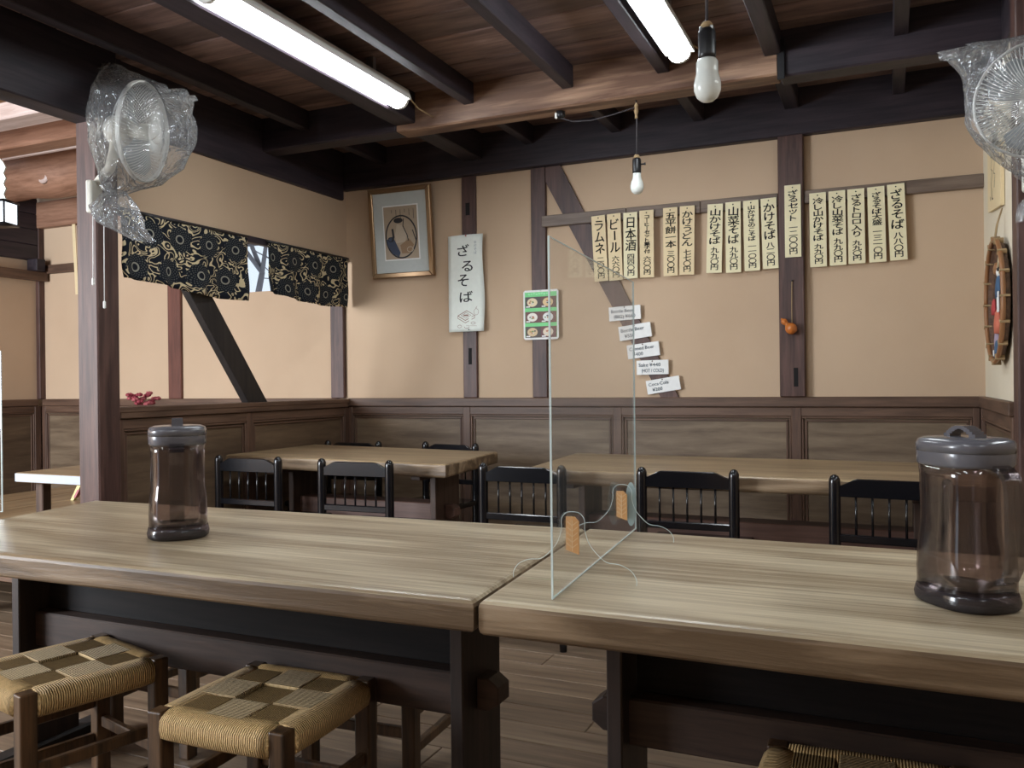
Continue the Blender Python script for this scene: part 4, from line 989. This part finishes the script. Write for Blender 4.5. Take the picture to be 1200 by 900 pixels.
# ------------------------------------------------------------------ clear acrylic screens
def make_screen(label, a, b, ztop):
    a, b = Vector(a), Vector(b); d = (b-a); L_ = d.length; ang = math.atan2(d.y, d.x)
    t = thing('acrylic_screen', label, 'screen', (a.x, a.y, .7005), ang, 'clear table screens'); h = ztop-.70; th = .0015
    box('panel', .003, L_-.003, -th, th, .003, h-.003, 'acrylic', t, 0)
    box('panel_edge', 0, .003, -th, th, 0, h, 'acredge', t, 0); box('panel_edge', L_-.003, L_, -th, th, 0, h, 'acredge', t, 0)
    box('panel_edge', .003, L_-.003, -th*.6, th*.6, h-.002, h, 'acredge', t, 0); box('panel_edge', .003, L_-.003, -th, th, 0, .002, 'acredge', t, 0)
    for u in (.135, L_-.15):
        half = [(.115, 0), (.115, .012), (.105, .028), (.085, .038), (.062, .041), (.045, .055), (.030, .075), (.022, .10), (.022, .118), (.018, .128), (.009, .135)]
        half = [(x, z*.93) for x, z in half]; ctl = half+[(-x, z) for x, z in half[::-1]]; out = []
        for i in range(len(ctl)-1):
            q0, q1, q2, q3 = ctl[max(i-1, 0)], ctl[i], ctl[i+1], ctl[min(i+2, len(ctl)-1)]
            for f_ in (0, .25, .5, .75):
                out.append(tuple(.5*(2*b_+(c_-a_)*f_+(2*a_-5*b_+4*c_-d_)*f_**2+(3*b_-a_-3*c_+d_)*f_**3) for a_, b_, c_, d_ in zip(q0, q1, q2, q3)))
        out.append(ctl[-1])
        prism('foot', out, u-.0015, u+.0015, 'foot', t, lambda x, z, d: (d, x, z))
        pts = [(u-.0018, x, z) for x, z in out]
        tube('foot_edge', pts, .0006, 'acredge', t, 5)
    return t
s1 = make_screen('clear acrylic screen with two feet standing on the table joint', (-.513, 1.31), (-.567, 2.014), 1.305)
for u, z0, z1 in ((.135, .050, .118), (.554, .046, .112)):
    f = prism('kraft_tag', [(-.012, z0), (.012, z0+.008), (.012, z1), (-.004, z1), (-.012, z1-.008)], u-.007, u-.0035, plain('kraft_film_%d' % int(u*10), (.62, .33, .13), .6), s1, lambda x, z, d: (d, x, z))
    strokes('leaf_print', [([(0, z0+.006), (0, z1-.006)], .0015)]+[([(0, z0+.012+.010*k), (sg*.010, z0+.020+.010*k)], .0012) for k in range(5) for sg in (-1, 1)], lambda x, z, u=u: (u-.0074, x, z), plain('leaf_ink', (.72, .50, .28), .6), f)
M['bluefilm'] = clear('pale_blue_film', (.60, .70, .72), gloss=.04, film=.55, filmcol=(.62, .78, .80))
prism('blue_film', arc(-.019, .082, .0125, .050, 0, 2*PI, 24)[:-1], .5575, .5590, 'bluefilm', s1, lambda x, z, d: (d, x, z))
e0 = at(1.0, 400, 1, 1.65)
make_screen('clear acrylic screen of which only one bright edge shows beside the annex wall', (e0.x-.60, 1.62), (e0.x, 1.65), 1.17).location.z = .7005

# stick behind the post
p0 = at(85, 586, 2, .43)
t = thing('yellow_case', 'thin yellow and red case leaning on the platform behind the purple post', 'case', (p0.x, p0.y, .43))
prism('case_paper', [(-.006, 0), (.018, 0), (.080, .09), (.052, .09)], -.010, .010, plain('yellow_case_paper', (.72, .62, .30), .6), t, lambda u, v, d: (u, d, v), .001, 1)
prism('case_band', [(.020, .016), (.036, .016), (.068, .062), (.052, .062)], -.0106, .0106, plain('pink_band', (.45, .16, .18), .6), t, lambda u, v, d: (u, d, v))

# ------------------------------------------------------------------ wall fans in plastic bags
def make_fan(label, loc, rz, tilt, s, mount):
    """local +x is the front of the fan, mount: local point on the carrying post"""
    t = thing('wall_fan', label, 'fan', loc, rz, 'wall fans in clear bags'); t.scale = (s, s, s)
    A = Matrix.Rotation(tilt, 4, 'Y') @ Matrix.Rotation(PI/2, 4, 'Y')   # lathe z -> +x
    R = .205
    lathe('motor_housing', [(0, -.16), (.04, -.158), (.058, -.14), (.062, -.09), (.055, -.06), (.0, -.06)], 'cream', t, 24, A)
    bm = bmesh.new()
    for z, r in ((0, R), (-.006, R), (.006, R)): add_tube(bm, [A @ Vector((r*math.cos(a*PI/32), r*math.sin(a*PI/32), z)) for a in range(65)], .005 if z == 0 else .0045, 6)
    link('guard_rim', fin(bm, 'guard_rim'), 'white', t, smooth=True)
    for nm, sg, nw, depth in (('front_guard', 1, 84, .055), ('rear_guard', -1, 72, .075)):
        bm = bmesh.new()
        for k in range(nw):
            a0 = 2*PI*k/nw; pts = []
            for i in range(7):
                f = i/6; r = .045+(R-.045)*f; aa = a0+.28*(1-f)*sg
                pts.append(A @ Vector((r*math.cos(aa), r*math.sin(aa), sg*depth*(1-f**3.2))))
            add_tube(bm, pts, .0013, 3, False)
        for r in (.085, .145):
            f = (r-.045)/(R-.045)
            if sg < 0: add_tube(bm, [A @ Vector((r*math.cos(a*PI/24), r*math.sin(a*PI/24), sg*depth*(1-f**3.2))) for a in range(49)], .0016, 4)
        link(nm, fin(bm, nm), 'white', t)
    lathe('hub_cap', [(0, .066), (.02, .065), (.042, .060), (.048, .052), (.048, .046), (0, .046)], 'white', t, 28, A)
    for k in range(3):
        bm = bmesh.new(); G_ = []
        for i in range(7):
            f = i/6; r = .035+.145*f; row = []
            for j in range(5):
                v = j/4-.5; ang = 2*PI*k/3+v*(.9+.5*f)*(1 if f < .8 else 1-.5*(f-.8)/.2)-.25*f
                row.append(bm.verts.new(A @ Vector((r*math.cos(ang), r*math.sin(ang), -.008+v*.045))))
            G_.append(row)
        for i in range(6):
            for j in range(4): bm.faces.new((G_[i][j], G_[i+1][j], G_[i+1][j+1], G_[i][j+1]))
        o = link('blade', fin(bm, 'blade'), plain('clear_grey_blade_%d' % k, (.34, .36, .37), .3), t, smooth=True)
        o.modifiers.new('thickness', 'SOLIDIFY').thickness = .002
    lathe('blade_hub', [(0, -.055), (.034, -.055), (.036, .02), (.02, .026), (0, .026)], 'cream', t, 20, A)
    mv = Vector(mount)
    tube('neck', [A @ Vector((0, 0, -.12)), Vector((-.13, 0, -.08)), Vector((-.15, 0, -.15)), mv+Vector((.02, 0, .05)) if abs(mv.x) > abs(mv.y) else mv+Vector((0, 0, .05))], [.022, .022, .022, .018], 'cream', t, 12)
    return t
fc = Vector((-2.885, 2.66, 2.145))
f1 = make_fan('bagged wall fan on the purple post beside the curtains', tuple(fc), math.radians(20), math.radians(6), 1.0, (-.225, .0, -.26))
box('wall_plate', -.235, -.205, -.045, .045, -.345, -.205, 'cream', f1, .012, 2)
for yy, zl in ((-.030, -.62), (.055, -.71)):
    tube('pull_cord', [(-.21, yy, -.33), (-.212, yy, zl)], .0018, 'card', f1, 5)
    box('pull_knob', -.217, -.207, yy-.006, yy+.006, zl-.032, zl, 'white', f1, .003)
f2c = Vector((.433, 3.03, 1.915))
f2 = make_fan('bagged wall fan at the picture edge by the side wall', tuple(f2c), math.radians(-96), math.radians(4), .86, (-.30, .0, -.16))
box('wall_plate', -.34, -.30, -.05, .05, -.27, -.10, 'cream', f2, .012, 2)

def make_bag(label, loc, rz, s, loops, seed, slope=0):
    """loops: (z, cx, cy, rx, ry, power): stacked sections of a tied film bag"""
    rnd = random.Random(seed)
    bm = bmesh.new(); seg = 72; rings = []; fine = []
    for (a, b) in zip(loops, loops[1:]):
        for i in range(5): fine.append([a[k]+(b[k]-a[k])*(i/5) for k in range(6)])
    fine.append(list(loops[-1]))
    for z, cx, cy, rx, ry, pw in fine:
        ring = []
        for k in range(seg):
            a = 2*PI*k/seg; c, s_ = math.cos(a), math.sin(a)
            ex, ey = math.copysign(abs(c)**(2/pw), c), math.copysign(abs(s_)**(2/pw), s_)
            zo = slope*max(0, min(1, z/.2))*rx*ex
            n = noise.noise(Vector((c*3.2+seed, s_*3.2, z*11)))*.10 + noise.noise(Vector((c*9+seed, s_*9, z*5)))*.06
            if min(rx, ry) < .07: n += .16*math.sin(9*a+z*30)
            ring.append(bm.verts.new((cx+rx*ex*(1+n), cy+ry*ey*(1+n), z+zo+.012*noise.noise(Vector((c*4, s_*4+seed, z*9))))))
        rings.append(ring)
    for p, q in zip(rings, rings[1:]):
        for k in range(seg): bm.faces.new((p[k], p[(k+1) % seg], q[(k+1) % seg], q[k]))
    bm.faces.new(rings[0])
    t = thing('plastic_bag', label, 'bag', loc, rz, 'clear bags over the fans'); t.scale = (s, s, s)
    link('film', fin(bm, 'film'), 'bag', t, smooth=True)
    return t
b = make_bag('clear plastic bag knotted over the fan on the purple post', tuple(fc), math.radians(4), 1.0,
 [(.225, .02, 0, .222, .012, 2.5), (.19, .018, 0, .214, .09, 2.6), (.12, .01, 0, .19, .20, 2.4), (.0, .0, 0, .165, .235, 2.2), (-.12, -.02, -.01, .135, .215, 2.1), (-.20, -.05, -.02, .10, .14, 2), (-.235, -.10, -.03, .06, .07, 2), (-.255, -.12, -.03, .032, .036, 2), (-.275, -.12, -.035, .045, .06, 2), (-.34, -.12, -.035, .075, .12, 2), (-.40, -.10, -.02, .06, .10, 2), (-.45, -.06, .06, .03, .05, 2)], 3, -.45)
bm = bmesh.new(); add_tube(bm, [(-.12+.036*math.cos(a*PI/12), -.03+.040*math.sin(a*PI/12), -.255) for a in range(25)], .006, 6); link('tie', fin(bm, 'tie'), 'bag', b, smooth=True)
b = make_bag('clear plastic bag over the fan by the side wall', tuple(f2c), math.radians(-96), .86,
 [(.23, 0, -.02, .02, .27, 2.6), (.19, 0, -.02, .09, .262, 2.6), (.10, 0, 0, .15, .235, 2.3), (.0, 0, 0, .16, .225, 2.1), (-.12, 0, 0, .13, .205, 2), (-.20, -.02, .02, .10, .14, 2), (-.27, -.06, .02, .06, .07, 2), (-.31, -.08, .02, .035, .04, 2), (-.36, -.08, .02, .06, .08, 2), (-.42, -.08, .02, .05, .09, 2)], 5)
for o in list(bpy.data.objects):
    if o.name.startswith('cube'): bpy.data.objects.remove(o)
